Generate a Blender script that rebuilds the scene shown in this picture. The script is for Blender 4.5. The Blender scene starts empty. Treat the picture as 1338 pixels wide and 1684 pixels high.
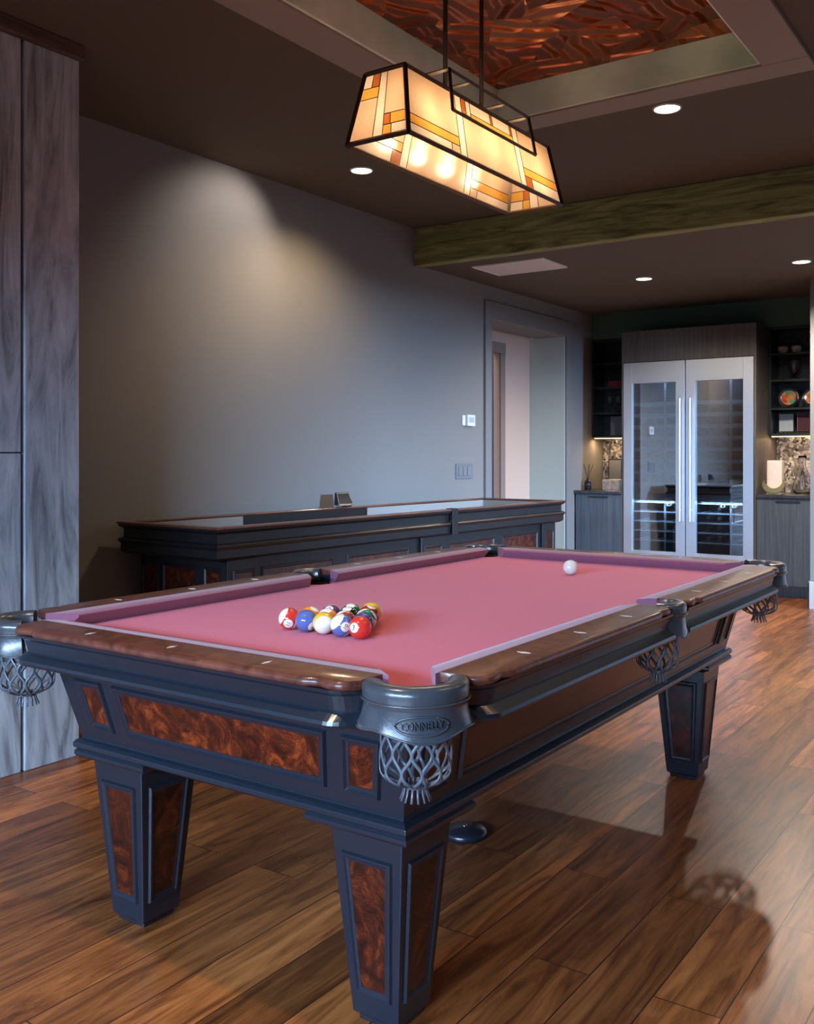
import bpy, bmesh, math, random
from mathutils import Vector, Matrix, Euler
random.seed(7)
PI = math.pi
SC = bpy.context.scene
COL = SC.collection

# ------------------------------------------------------------------ camera
cam_d = bpy.data.cameras.new('camera'); cam = bpy.data.objects.new('camera', cam_d); COL.objects.link(cam)
YAW = 0.6017
cam.location = (-1.532, -1.0687, 1.211)
cam.rotation_euler = (PI/2, 0, YAW - PI/2)
cam_d.sensor_fit = 'HORIZONTAL'; cam_d.sensor_width = 36.0
cam_d.lens = 1589.2*36/1338
cam_d.shift_x = -(684.5-669)/1338
cam_d.shift_y = -(842-748.4)/1338
cam_d.clip_start = 0.05
SC.camera = cam

# ------------------------------------------------------------------ colour management
SC.view_settings.view_transform = 'Standard'
SC.view_settings.look = 'None'
SC.view_settings.gamma = 1.0
SC.view_settings.use_curve_mapping = False
SC.view_settings.exposure = 0.0

# ------------------------------------------------------------------ world and daylight
W = bpy.data.worlds.new('world'); SC.world = W; W.use_nodes = True
W.node_tree.nodes['Background'].inputs[0].default_value = (0.50, 0.66, 1.0, 1)
W.node_tree.nodes['Background'].inputs[1].default_value = 0.12
DAY = (0.44, 0.67, 1.0)
def area(name, loc, rot, sx, sy, power, col):
    l = bpy.data.lights.new(name, 'AREA'); l.shape = 'RECTANGLE'; l.size = sx; l.size_y = sy
    l.energy = power; l.color = col
    o = bpy.data.objects.new(name, l); COL.objects.link(o); o.location = loc; o.rotation_euler = rot
    return o
# sky seen through the glass wall behind the camera (light panel stands outside the opening)
area('daylight_back', (-7.6, -0.2, 3.25), (0, -PI/2, 0), 2.1, 6.5, 4000, DAY)
# narrow panel added outside the unseen right-hand doors to light the left wall
area('side_light_panel', (3.0, -7.0, 2.65), (PI/2, 0, 0), .85, 1.2, 3400, (.36, .62, 1.0))

# ------------------------------------------------------------------ material helpers
def mat(name):
    m = bpy.data.materials.new(name); m.use_nodes = True
    nt = m.node_tree; nt.nodes.clear()
    out = nt.nodes.new('ShaderNodeOutputMaterial'); b = nt.nodes.new('ShaderNodeBsdfPrincipled')
    nt.links.new(b.outputs[0], out.inputs[0])
    return m, nt, b, out
def pbr(name, col, rough=.5, metal=0, coat=0, spec=.5, noise=0, nscale=8, bump=0, bscale=60, sheen=0, trans=0, ior=1.45, emit=None, es=0, coatr=.08, aniso=0):
    m, nt, b, out = mat(name)
    b.inputs['Base Color'].default_value = (*col, 1); b.inputs['Roughness'].default_value = rough
    b.inputs['Metallic'].default_value = metal; b.inputs['Coat Weight'].default_value = coat; b.inputs['Coat Roughness'].default_value = coatr
    b.inputs['Specular IOR Level'].default_value = spec; b.inputs['Sheen Weight'].default_value = sheen
    b.inputs['Transmission Weight'].default_value = trans; b.inputs['IOR'].default_value = ior
    b.inputs['Anisotropic'].default_value = aniso
    if emit: b.inputs['Emission Color'].default_value = (*emit, 1); b.inputs['Emission Strength'].default_value = es
    tc = None
    if noise or bump:
        tc = nt.nodes.new('ShaderNodeTexCoord')
    if noise:
        n = nt.nodes.new('ShaderNodeTexNoise'); n.inputs['Scale'].default_value = nscale; n.inputs['Detail'].default_value = 4
        nt.links.new(tc.outputs['Object'], n.inputs['Vector'])
        r = nt.nodes.new('ShaderNodeValToRGB')
        r.color_ramp.elements[0].position = .3; r.color_ramp.elements[1].position = .7
        r.color_ramp.elements[0].color = (*[c*(1-noise) for c in col], 1); r.color_ramp.elements[1].color = (*[min(1, c*(1+noise)) for c in col], 1)
        nt.links.new(n.outputs['Fac'], r.inputs[0]); nt.links.new(r.outputs[0], b.inputs['Base Color'])
    if bump:
        n = nt.nodes.new('ShaderNodeTexNoise'); n.inputs['Scale'].default_value = bscale; n.inputs['Detail'].default_value = 3
        nt.links.new(tc.outputs['Object'], n.inputs['Vector'])
        bp = nt.nodes.new('ShaderNodeBump'); bp.inputs['Strength'].default_value = bump; bp.inputs['Distance'].default_value = .003
        nt.links.new(n.outputs['Fac'], bp.inputs['Height']); nt.links.new(bp.outputs[0], b.inputs['Normal'])
    return m
def ramp(nt, stops):
    r = nt.nodes.new('ShaderNodeValToRGB'); e = r.color_ramp.elements
    e[0].position = stops[0][0]; e[0].color = (*stops[0][1], 1)
    e[1].position = stops[-1][0]; e[1].color = (*stops[-1][1], 1)
    for p, c in stops[1:-1]:
        x = e.new(p); x.color = (*c, 1)
    return r
def wood(name, dark, mid, light, scale=(1, 12, 12), rough=.4, coat=0, knots=0, rot=(0, 0, 0), wave=2.5, bump=.1):
    """streaky grain; scale stretches the noise so that the grain runs along the axis with the small value"""
    m, nt, b, out = mat(name)
    tc = nt.nodes.new('ShaderNodeTexCoord'); mp = nt.nodes.new('ShaderNodeMapping')
    mp.inputs['Scale'].default_value = scale; mp.inputs['Rotation'].default_value = rot
    nt.links.new(tc.outputs['Object'], mp.inputs[0])
    n = nt.nodes.new('ShaderNodeTexNoise'); n.inputs['Scale'].default_value = 1.6; n.inputs['Detail'].default_value = 8; n.inputs['Roughness'].default_value = .62; n.inputs['Distortion'].default_value = wave
    nt.links.new(mp.outputs[0], n.inputs['Vector'])
    r = ramp(nt, [(.28, dark), (.5, mid), (.74, light)])
    nt.links.new(n.outputs['Fac'], r.inputs[0])
    src = r.outputs[0]
    if knots:
        k = nt.nodes.new('ShaderNodeTexVoronoi'); k.inputs['Scale'].default_value = 1.0
        mk = nt.nodes.new('ShaderNodeMapping'); mk.inputs['Scale'].default_value = [knots*(.45 if s == min(scale) else 1.6) for s in scale]
        nt.links.new(tc.outputs['Object'], mk.inputs[0]); nt.links.new(mk.outputs[0], k.inputs['Vector'])
        kr = ramp(nt, [(.04, (0.0, 0, 0)), (.13, (1, 1, 1))]); nt.links.new(k.outputs['Distance'], kr.inputs[0])
        mx = nt.nodes.new('ShaderNodeMix'); mx.data_type = 'RGBA'; mx.inputs['Factor'].default_value = 1
        mx.inputs[6].default_value = (*[c*.35 for c in dark], 1)
        nt.links.new(kr.outputs[0], mx.inputs['Factor']); nt.links.new(src, mx.inputs[7]); src = mx.outputs[2]
    nt.links.new(src, b.inputs['Base Color'])
    b.inputs['Roughness'].default_value = rough; b.inputs['Coat Weight'].default_value = coat; b.inputs['Coat Roughness'].default_value = .12
    if bump:
        bp = nt.nodes.new('ShaderNodeBump'); bp.inputs['Strength'].default_value = bump; bp.inputs['Distance'].default_value = .004
        nt.links.new(n.outputs['Fac'], bp.inputs['Height']); nt.links.new(bp.outputs[0], b.inputs['Normal'])
    return m

M = {}
M['wall_dark'] = pbr('darkened_wall_paint', (.06, .056, .052), .8)  # for unseen walls, darkened to cut their bounce light
M['wall'] = pbr('wall_paint', (.215, .207, .200), .75, bump=.05, bscale=220)
M['ceil'] = pbr('ceiling_paint', (.110, .088, .062), .8)
M['ceil_trim'] = pbr('ceiling_trim_paint', (.28, .245, .20), .6)
M['tray'] = pbr('tray_paint', (.70, .98, .66), .55, noise=.25, nscale=3)
M['green'] = pbr('upper_wall_green', (.07, .14, .10), .7)
M['casing'] = pbr('door_casing_paint', (.20, .195, .20), .5)
M['hall'] = pbr('hall_plaster', (.62, .45, .36), .8)
M['jamb'] = pbr('daylit_return_paint', (.40, .47, .45), .7)  # room paint lightened and cooled; daylight on the return put into its colour
M['halldoor'] = pbr('hall_casing', (.27, .20, .17), .5)
M['dark'] = pbr('dark_void', (.01, .01, .01), .9)
M['timber'] = wood('stained_timber', (.085, .088, .100), (.38, .44, .50), (.62, .70, .78), (5, 5, .7), .5, knots=2.3, bump=.25)
M['timbertop'] = wood('timber_cap', (.05, .03, .02), (.10, .06, .045), (.14, .09, .06), (1, 9, 9), .6)
M['beam'] = wood('rough_beam', (.06, .065, .02), (.24, .25, .085), (.45, .46, .19), (9, .8, 9), .65, knots=1.4, bump=.35)
M['black'] = pbr('black_satin_lacquer', (.010, .015, .024), .33, coat=.45, coatr=.22, bump=.04, bscale=150)
M['ebony'] = pbr('dark_ebony_finish', (.008, .008, .010), .42, coat=.15, coatr=.3)
M['railwood'] = wood('mahogany_gloss', (.040, .010, .006), (.12, .032, .018), (.20, .062, .034), (7, 7, 7), .42, coat=.35, bump=.02)
M['brown'] = wood('chestnut_cabinet', (.022, .007, .003), (.055, .017, .006), (.09, .030, .011), (3, 3, 3), .32, coat=.5, bump=.02)
M['leather'] = pbr('black_leather', (.05, .056, .068), .30, coat=.6, coatr=.22, bump=.2, bscale=140)
M['strap'] = pbr('leather_strap', (.10, .115, .14), .34, coat=.35, coatr=.2)
M['pearl'] = pbr('pearl_inlay', (.85, .85, .78), .2, coat=.5)
M['steel'] = pbr('brushed_steel', (.78, .83, .90), .40, metal=1, aniso=.5)
M['chrome'] = pbr('chrome', (.75, .77, .8), .12, metal=1)
M['bronze'] = pbr('dark_bronze', (.055, .035, .022), .4, metal=.6)
M['lead'] = pbr('lead_came', (.03, .022, .015), .5)
M['white'] = pbr('white_plastic', (.75, .76, .78), .4)
M['grille'] = pbr('grille_paint', (.85, .78, .76), .6)
M['base'] = pbr('baseboard_paint', (.50, .44, .42), .6)
M['cushion'] = pbr('sheen_tinted_cushion_cloth', (.27, .095, .17), .65, sheen=.25)  # bed cloth turned purple; daylight sheen at grazing angles put into the colour
M['switch'] = pbr('switch_plate', (.17, .18, .20), .45)
M['cabwood'] = wood('grey_stained_oak', (.052, .066, .085), (.080, .100, .128), (.112, .140, .175), (14, 14, .5), .45, bump=.12)
M['cabtop'] = wood('grey_oak_panel', (.045, .040, .038), (.085, .076, .072), (.125, .112, .105), (14, 14, .5), .5, bump=.12)
M['counter'] = pbr('counter_stone', (.05, .055, .065), .2, noise=.3, nscale=30)
M['shelf'] = pbr('shelf_metal', (.018, .02, .024), .35)
M['led'] = pbr('led_strip', (1, .7, .3), .5, emit=(1, .58, .20), es=9)
M['chillin'] = pbr('cooler_interior', (.03, .035, .045), .4)
M['bottle'] = pbr('wine_glass_dark', (.012, .02, .015), .12, coat=.5)
M['foil'] = pbr('bottle_foil', (.10, .11, .12), .35, metal=.6)
M['rackmetal'] = pbr('rack_metal', (.62, .70, .76), .4, metal=.4)
M['red'] = pbr('red_box', (.22, .015, .02), .45)
M['maroon'] = pbr('maroon_cover', (.05, .004, .008), .5)
M['cream'] = pbr('cream_card', (.85, .74, .66), .6)
M['gold'] = pbr('gold_metal', (.85, .58, .22), .25, metal=1)
M['paleframe'] = pbr('pale_blue_print', (.42, .50, .53), .5)
M['stoneware'] = pbr('grey_stoneware', (.65, .64, .56), .5)
M['marble'] = pbr('veined_marble', (.75, .62, .54), .35, noise=.35, nscale=25)
M['screen'] = pbr('dark_screen', (.01, .012, .015), .15)
M['liner'] = pbr('pale_felt_liner', (.30, .29, .28), .8)
M['tabrail'] = wood('shuffleboard_rail', (.06, .02, .012), (.13, .045, .028), (.19, .075, .045), (.8, 9, 9), .35, coat=.4, bump=.02)
M['playwood'] = wood('maple_playfield', (.45, .30, .17), (.58, .42, .26), (.66, .50, .33), (.8, 14, 14), .25, coat=.5, bump=0)
M['cord'] = pbr('reed_stick', (.05, .035, .025), .7)

def glass_mat(name, tint=(.95, .98, 1), rough=0.0, mixf=.12):
    m = bpy.data.materials.new(name); m.use_nodes = True; nt = m.node_tree; nt.nodes.clear()
    out = nt.nodes.new('ShaderNodeOutputMaterial'); t = nt.nodes.new('ShaderNodeBsdfTransparent'); g = nt.nodes.new('ShaderNodeBsdfGlossy')
    t.inputs[0].default_value = (*tint, 1); g.inputs['Roughness'].default_value = rough
    fr = nt.nodes.new('ShaderNodeFresnel'); fr.inputs[0].default_value = 1.5
    ad = nt.nodes.new('ShaderNodeMath'); ad.operation = 'ADD'; ad.inputs[1].default_value = mixf
    nt.links.new(fr.outputs[0], ad.inputs[0])
    mx = nt.nodes.new('ShaderNodeMixShader'); nt.links.new(ad.outputs[0], mx.inputs[0]); nt.links.new(t.outputs[0], mx.inputs[1]); nt.links.new(g.outputs[0], mx.inputs[2])
    nt.links.new(mx.outputs[0], out.inputs[0]); return m
M['glass'] = glass_mat('clear_glass', (.93, .96, 1), .02, .06)
M['doorglass'] = glass_mat('coated_door_glass', (.80, .90, 1), .0, .46)
M['crystal'] = pbr('cut_crystal', (.95, .95, 1), .03, trans=1, ior=1.5)

def shade_glass(name, col):
    m = bpy.data.materials.new(name); m.use_nodes = True; nt = m.node_tree; nt.nodes.clear()
    out = nt.nodes.new('ShaderNodeOutputMaterial')
    tc = nt.nodes.new('ShaderNodeTexCoord'); n = nt.nodes.new('ShaderNodeTexNoise'); n.inputs['Scale'].default_value = 9; n.inputs['Detail'].default_value = 3
    nt.links.new(tc.outputs['Object'], n.inputs['Vector'])
    r = ramp(nt, [(.3, tuple(c*.82 for c in col)), (.7, col)]); nt.links.new(n.outputs['Fac'], r.inputs[0])
    t = nt.nodes.new('ShaderNodeBsdfTranslucent'); d = nt.nodes.new('ShaderNodeBsdfDiffuse'); g = nt.nodes.new('ShaderNodeBsdfGlossy'); g.inputs['Roughness'].default_value = .2
    nt.links.new(r.outputs[0], t.inputs[0]); nt.links.new(r.outputs[0], d.inputs[0])
    a = nt.nodes.new('ShaderNodeMixShader'); a.inputs[0].default_value = .4; nt.links.new(t.outputs[0], a.inputs[1]); nt.links.new(d.outputs[0], a.inputs[2])
    b = nt.nodes.new('ShaderNodeMixShader'); b.inputs[0].default_value = .04; nt.links.new(a.outputs[0], b.inputs[1]); nt.links.new(g.outputs[0], b.inputs[2])
    nt.links.new(b.outputs[0], out.inputs[0]); return m
M['gl_cream'] = shade_glass('cream_stained_glass', (.37, .235, .155))
M['gl_amber'] = shade_glass('amber_stained_glass', (.40, .19, .035))
M['gl_rust'] = shade_glass('rust_stained_glass', (.24, .07, .018))
M['gl_white'] = shade_glass('milk_stained_glass', (.44, .34, .27))

# --- cloth
m, nt, b, out = mat('red_billiard_cloth')
tc = nt.nodes.new('ShaderNodeTexCoord'); n = nt.nodes.new('ShaderNodeTexNoise'); n.inputs['Scale'].default_value = 420; n.inputs['Detail'].default_value = 2
nt.links.new(tc.outputs['Object'], n.inputs['Vector'])
r = ramp(nt, [(.3, (.55, .096, .122)), (.7, (.62, .116, .145))]); nt.links.new(n.outputs['Fac'], r.inputs[0]); nt.links.new(r.outputs[0], b.inputs['Base Color'])
b.inputs['Roughness'].default_value = .7; b.inputs['Specular IOR Level'].default_value = .25
b.inputs['Sheen Weight'].default_value = .16; b.inputs['Sheen Roughness'].default_value = .45; b.inputs['Sheen Tint'].default_value = (.75, .72, 1, 1)
bp = nt.nodes.new('ShaderNodeBump'); bp.inputs['Strength'].default_value = .08; bp.inputs['Distance'].default_value = .001
nt.links.new(n.outputs['Fac'], bp.inputs['Height']); nt.links.new(bp.outputs[0], b.inputs['Normal'])
M['cloth'] = m

# --- burl veneer
def burl(name, k):
    m, nt, b, out = mat(name)
    tc = nt.nodes.new('ShaderNodeTexCoord')
    n1 = nt.nodes.new('ShaderNodeTexNoise'); n1.inputs['Scale'].default_value = 11; n1.inputs['Detail'].default_value = 8; n1.inputs['Roughness'].default_value = .62; n1.inputs['Distortion'].default_value = 2.2
    nt.links.new(tc.outputs['Object'], n1.inputs['Vector'])
    mxv = nt.nodes.new('ShaderNodeMix'); mxv.data_type = 'VECTOR'; mxv.inputs[0].default_value = .25
    nt.links.new(tc.outputs['Object'], mxv.inputs[4]); nt.links.new(n1.outputs['Color'], mxv.inputs[5])
    wv = nt.nodes.new('ShaderNodeTexWave'); wv.inputs['Scale'].default_value = 22; wv.inputs['Distortion'].default_value = 5; wv.inputs['Detail'].default_value = 3
    nt.links.new(mxv.outputs[1], wv.inputs['Vector'])
    ad = nt.nodes.new('ShaderNodeMath'); ad.operation = 'MULTIPLY_ADD'; ad.inputs[1].default_value = .13; nt.links.new(wv.outputs['Fac'], ad.inputs[0]); nt.links.new(n1.outputs['Fac'], ad.inputs[2])
    r = ramp(nt, [(.36, (.012*k, .002*k, .001*k)), (.50, (.042*k, .005*k, .002*k)), (.62, (.13*k, .016*k, .004*k)), (.76, (.36*k, .060*k, .010*k))])
    nt.links.new(ad.outputs[0], r.inputs[0]); nt.links.new(r.outputs[0], b.inputs['Base Color'])
    b.inputs['Roughness'].default_value = .35; b.inputs['Coat Weight'].default_value = .35; b.inputs['Coat Roughness'].default_value = .15
    return m
M['burl'] = burl('burl_veneer', .8); M['burl_shaded'] = burl('shaded_burl_veneer', .45)  # second is a darker copy; the leg panels' shade is put into its colour

# --- floor planks, running along X
m, nt, b, out = mat('hardwood_planks')
tc = nt.nodes.new('ShaderNodeTexCoord')
bk = nt.nodes.new('ShaderNodeTexBrick'); bk.offset = .37; bk.offset_frequency = 2; bk.squash = 1
bk.inputs['Scale'].default_value = 1; bk.inputs['Brick Width'].default_value = 1.35; bk.inputs['Row Height'].default_value = .153
bk.inputs['Mortar Size'].default_value = .0016; bk.inputs['Mortar Smooth'].default_value = .2; bk.inputs['Bias'].default_value = 0
bk.inputs['Color1'].default_value = (0, 0, 0, 1); bk.inputs['Color2'].default_value = (1, 1, 1, 1); bk.inputs['Mortar'].default_value = (.5, .5, .5, 1)
mp0 = nt.nodes.new('ShaderNodeMapping'); mp0.inputs['Location'].default_value = (.3, .128, 0)
nt.links.new(tc.outputs['Object'], mp0.inputs[0]); nt.links.new(mp0.outputs[0], bk.inputs['Vector'])
# grain, shifted per plank
mp = nt.nodes.new('ShaderNodeMapping'); mp.inputs['Scale'].default_value = (1.3, 13, 1)
nt.links.new(tc.outputs['Object'], mp.inputs[0])
vm = nt.nodes.new('ShaderNodeVectorMath'); vm.operation = 'SCALE'; vm.inputs['Scale'].default_value = 37
nt.links.new(bk.outputs['Color'], vm.inputs[0])
va = nt.nodes.new('ShaderNodeVectorMath'); va.operation = 'ADD'; nt.links.new(mp.outputs[0], va.inputs[0]); nt.links.new(vm.outputs[0], va.inputs[1])
gr = nt.nodes.new('ShaderNodeTexNoise'); gr.inputs['Scale'].default_value = 1.5; gr.inputs['Detail'].default_value = 10; gr.inputs['Roughness'].default_value = .72; gr.inputs['Distortion'].default_value = 1.0
nt.links.new(va.outputs[0], gr.inputs['Vector'])
rr = ramp(nt, [(.30, (.045, .012, .004)), (.43, (.19, .058, .015)), (.58, (.40, .135, .036)), (.75, (.60, .235, .072))])
nt.links.new(gr.outputs['Fac'], rr.inputs[0])
rp = ramp(nt, [(.0, (.45, .42, .42)), (.45, (.80, .76, .74)), (1, (1.2, 1.12, 1.02))]); nt.links.new(bk.outputs['Color'], rp.inputs[0])
mm = nt.nodes.new('ShaderNodeMix'); mm.data_type = 'RGBA'; mm.blend_type = 'MULTIPLY'; mm.inputs[0].default_value = 1
nt.links.new(rr.outputs[0], mm.inputs[6]); nt.links.new(rp.outputs[0], mm.inputs[7])
mj = nt.nodes.new('ShaderNodeMix'); mj.data_type = 'RGBA'; mj.inputs[7].default_value = (.018, .009, .006, 1)
nt.links.new(bk.outputs['Fac'], mj.inputs[0]); nt.links.new(mm.outputs[2], mj.inputs[6]); nt.links.new(mj.outputs[2], b.inputs['Base Color'])
b.inputs['Roughness'].default_value = .34; b.inputs['Specular IOR Level'].default_value = .38
inv = nt.nodes.new('ShaderNodeMath'); inv.operation = 'SUBTRACT'; inv.inputs[0].default_value = 1; nt.links.new(bk.outputs['Fac'], inv.inputs[1])
ad = nt.nodes.new('ShaderNodeMath'); ad.operation = 'MULTIPLY_ADD'; ad.inputs[1].default_value = .25; nt.links.new(gr.outputs['Fac'], ad.inputs[0]); nt.links.new(inv.outputs[0], ad.inputs[2])
bp = nt.nodes.new('ShaderNodeBump'); bp.inputs['Strength'].default_value = .25; bp.inputs['Distance'].default_value = .002
nt.links.new(ad.outputs[0], bp.inputs['Height']); nt.links.new(bp.outputs[0], b.inputs['Normal'])
M['floor'] = m

# --- embossed copper ceiling tiles
m, nt, b, out = mat('embossed_copper')
tc = nt.nodes.new('ShaderNodeTexCoord')
vo = nt.nodes.new('ShaderNodeTexVoronoi'); vo.feature = 'F1'; vo.inputs['Scale'].default_value = 5.5
nt.links.new(tc.outputs['Object'], vo.inputs['Vector'])
# every voronoi cell gets its own direction of stripes
sep = nt.nodes.new('ShaderNodeSeparateColor'); nt.links.new(vo.outputs['Color'], sep.inputs[0])
an = nt.nodes.new('ShaderNodeMath'); an.operation = 'MULTIPLY'; an.inputs[1].default_value = 6.28; nt.links.new(sep.outputs[0], an.inputs[0])
vr = nt.nodes.new('ShaderNodeVectorRotate'); vr.rotation_type = 'Z_AXIS'; nt.links.new(tc.outputs['Object'], vr.inputs['Vector']); nt.links.new(an.outputs[0], vr.inputs['Angle'])
wv = nt.nodes.new('ShaderNodeTexWave'); wv.inputs['Scale'].default_value = 3.0; wv.inputs['Distortion'].default_value = 4.0; nt.links.new(vr.outputs[0], wv.inputs['Vector'])
bk = nt.nodes.new('ShaderNodeTexBrick'); bk.offset = 0; bk.inputs['Scale'].default_value = 1; bk.inputs['Brick Width'].default_value = .61; bk.inputs['Row Height'].default_value = .61; bk.inputs['Mortar Size'].default_value = .006
nt.links.new(tc.outputs['Object'], bk.inputs['Vector'])
h1 = nt.nodes.new('ShaderNodeMath'); h1.operation = 'MULTIPLY_ADD'; h1.inputs[1].default_value = 1.2; nt.links.new(sep.outputs[1], h1.inputs[0]); nt.links.new(wv.outputs['Fac'], h1.inputs[2])
h2 = nt.nodes.new('ShaderNodeMath'); h2.operation = 'SUBTRACT'; nt.links.new(h1.outputs[0], h2.inputs[0]); nt.links.new(bk.outputs['Fac'], h2.inputs[1])
bp = nt.nodes.new('ShaderNodeBump'); bp.inputs['Strength'].default_value = 1.0; bp.inputs['Distance'].default_value = .06
nt.links.new(h2.outputs[0], bp.inputs['Height']); nt.links.new(bp.outputs[0], b.inputs['Normal'])
r = ramp(nt, [(.0, (.26, .055, .015)), (.5, (.44, .11, .03)), (1, (.62, .20, .06))]); nt.links.new(sep.outputs[2], r.inputs[0])
nt.links.new(r.outputs[0], b.inputs['Base Color']); b.inputs['Metallic'].default_value = .7; b.inputs['Roughness'].default_value = .36
M['copper'] = m

# --- glittering mosaic backsplash
m, nt, b, out = mat('mosaic_backsplash')
tc = nt.nodes.new('ShaderNodeTexCoord'); vo = nt.nodes.new('ShaderNodeTexVoronoi'); vo.inputs['Scale'].default_value = 42
nt.links.new(tc.outputs['Object'], vo.inputs['Vector'])
sep = nt.nodes.new('ShaderNodeSeparateColor'); nt.links.new(vo.outputs['Color'], sep.inputs[0])
r = ramp(nt, [(.0, (.05, .05, .06)), (.5, (.28, .26, .25)), (1, (.85, .83, .8))]); nt.links.new(sep.outputs[0], r.inputs[0]); nt.links.new(r.outputs[0], b.inputs['Base Color'])
b.inputs['Roughness'].default_value = .15; b.inputs['Metallic'].default_value = .4
bp = nt.nodes.new('ShaderNodeBump'); bp.inputs['Strength'].default_value = .8; bp.inputs['Distance'].default_value = .01
nt.links.new(sep.outputs[1], bp.inputs['Height']); nt.links.new(bp.outputs[0], b.inputs['Normal'])
M['mosaic'] = m

def plate_mat(name, cols):
    m, nt, b, out = mat(name)
    tc = nt.nodes.new('ShaderNodeTexCoord'); n = nt.nodes.new('ShaderNodeTexVoronoi'); n.inputs['Scale'].default_value = 26
    nt.links.new(tc.outputs['Object'], n.inputs['Vector'])
    sp = nt.nodes.new('ShaderNodeSeparateColor'); nt.links.new(n.outputs['Color'], sp.inputs[0])
    r = ramp(nt, [(i/(len(cols)-1), c) for i, c in enumerate(cols)]); r.color_ramp.interpolation = 'CONSTANT'
    nt.links.new(sp.outputs[0], r.inputs[0]); nt.links.new(r.outputs[0], b.inputs['Base Color']); b.inputs['Roughness'].default_value = .15; b.inputs['Coat Weight'].default_value = .6
    return m
M['plate1'] = plate_mat('painted_plate_red_green', [(.45, .06, .04), (.55, .25, .05), (.10, .30, .18), (.60, .10, .06), (.35, .45, .20)])
M['plate2'] = plate_mat('painted_plate_orange', [(.55, .20, .06), (.65, .40, .15), (.20, .15, .05), (.55, .12, .06), (.60, .50, .25)])

# ------------------------------------------------------------------ mesh helpers
class MB:
    def __init__(s): s.v = []; s.f = []; s.mi = []
    def add(s, vs, fs, mi=0):
        o = len(s.v); s.v += [tuple(v) for v in vs]; s.f += [tuple(i+o for i in f) for f in fs]; s.mi += [mi]*len(fs); return s
    def box(s, x0, x1, y0, y1, z0, z1, mi=0):
        vs = [(x, y, z) for z in (z0, z1) for y in (y0, y1) for x in (x0, x1)]
        return s.add(vs, [(0, 2, 3, 1), (4, 5, 7, 6), (0, 1, 5, 4), (2, 6, 7, 3), (0, 4, 6, 2), (1, 3, 7, 5)], mi)
    def hexa(s, bot, top, mi=0):
        return s.add(list(bot)+list(top), [(3, 2, 1, 0), (4, 5, 6, 7), (0, 1, 5, 4), (1, 2, 6, 5), (2, 3, 7, 6), (3, 0, 4, 7)], mi)
    def prism(s, poly, z0, z1, mi=0):
        n = len(poly)
        vs = [(p[0], p[1], z0) for p in poly]+[(p[0], p[1], z1) for p in poly]
        return s.add(vs, [tuple(range(n-1, -1, -1)), tuple(range(n, 2*n))]+[(i, (i+1) % n, n+(i+1) % n, n+i) for i in range(n)], mi)
    def loft(s, rings, cap=True, closed=True, mi=0):
        n = len(rings[0]); vs = [p for r in rings for p in r]; fs = []
        for k in range(len(rings)-1):
            for i in range(n if closed else n-1):
                j = (i+1) % n; fs.append((k*n+i, k*n+j, (k+1)*n+j, (k+1)*n+i))
        if cap: fs += [tuple(range(n-1, -1, -1)), tuple(range((len(rings)-1)*n, len(rings)*n))]
        return s.add(vs, fs, mi)
    def lathe(s, prof, seg=24, c=(0, 0, 0), cap=True, mi=0):
        rings = [[(c[0]+r*math.cos(2*PI*i/seg), c[1]+r*math.sin(2*PI*i/seg), c[2]+z) for i in range(seg)] for r, z in prof]
        return s.loft(rings, cap, True, mi)
    def tube(s, path, r, seg=8, flat=1.0, closed=False, mi=0, nrm=None):
        rings = []; P = [Vector(p) for p in path]; n = len(P)
        for i, p in enumerate(P):
            t = (P[min(i+1, n-1)]-P[max(i-1, 0)]) if not closed else (P[(i+1) % n]-P[i-1])
            t.normalize()
            u = (Vector(nrm(p)) if nrm else Vector((0, 0, 1)) if abs(t.z) < .95 else Vector((1, 0, 0)))
            a = t.cross(u).normalized(); b2 = a.cross(t).normalized()
            rr = r[i] if isinstance(r, (list, tuple)) else r
            rings.append([p+a*rr*math.cos(2*PI*k/seg)+b2*rr*flat*math.sin(2*PI*k/seg) for k in range(seg)])
        if closed: rings.append(rings[0])
        return s.loft(rings, not closed, True, mi)
    def build(s, name, mats, parent=None, bevel=0, seg=2, smooth=False, auto=None, loc=None, kind=None):
        me = bpy.data.meshes.new(name); me.from_pydata(s.v, [], s.f)
        if not isinstance(mats, (list, tuple)): mats = [mats]
        for m in mats: me.materials.append(m)
        bm = bmesh.new(); bm.from_mesh(me)
        for f, mi in zip(bm.faces, s.mi): f.material_index = mi
        bmesh.ops.recalc_face_normals(bm, faces=bm.faces)
        bm.to_mesh(me); bm.free()
        if smooth:
            for p in me.polygons: p.use_smooth = True
        o = bpy.data.objects.new(name, me); COL.objects.link(o)
        if auto is not None:
            me.set_sharp_from_angle(angle=math.radians(auto))
        if parent: attach(o, parent)
        elif loc: o.location = loc
        if bevel:
            b = o.modifiers.new('bevel', 'BEVEL'); b.width = bevel; b.segments = seg; b.limit_method = 'ANGLE'; b.angle_limit = math.radians(35)
            if smooth or True:
                b.harden_normals = False
        if kind: o['kind'] = kind
        return o
def wmat(o):
    """world matrix without a depsgraph update"""
    m = Matrix.LocRotScale(o.location, o.rotation_euler, o.scale)
    if o.parent: return wmat(o.parent) @ o.matrix_parent_inverse @ m
    return m
def attach(o, parent):
    """mesh is modelled in world space: keep it there"""
    o.parent = parent; o.matrix_parent_inverse = wmat(parent).inverted()
def local(o, parent):
    """mesh is modelled in its parent's space"""
    o.parent = parent; return o
def tag(o, label=None, cat=None, group=None, kind=None):
    if label: o['label'] = label
    if cat: o['category'] = cat
    if group: o['group'] = group
    if kind: o['kind'] = kind
    return o
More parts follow.
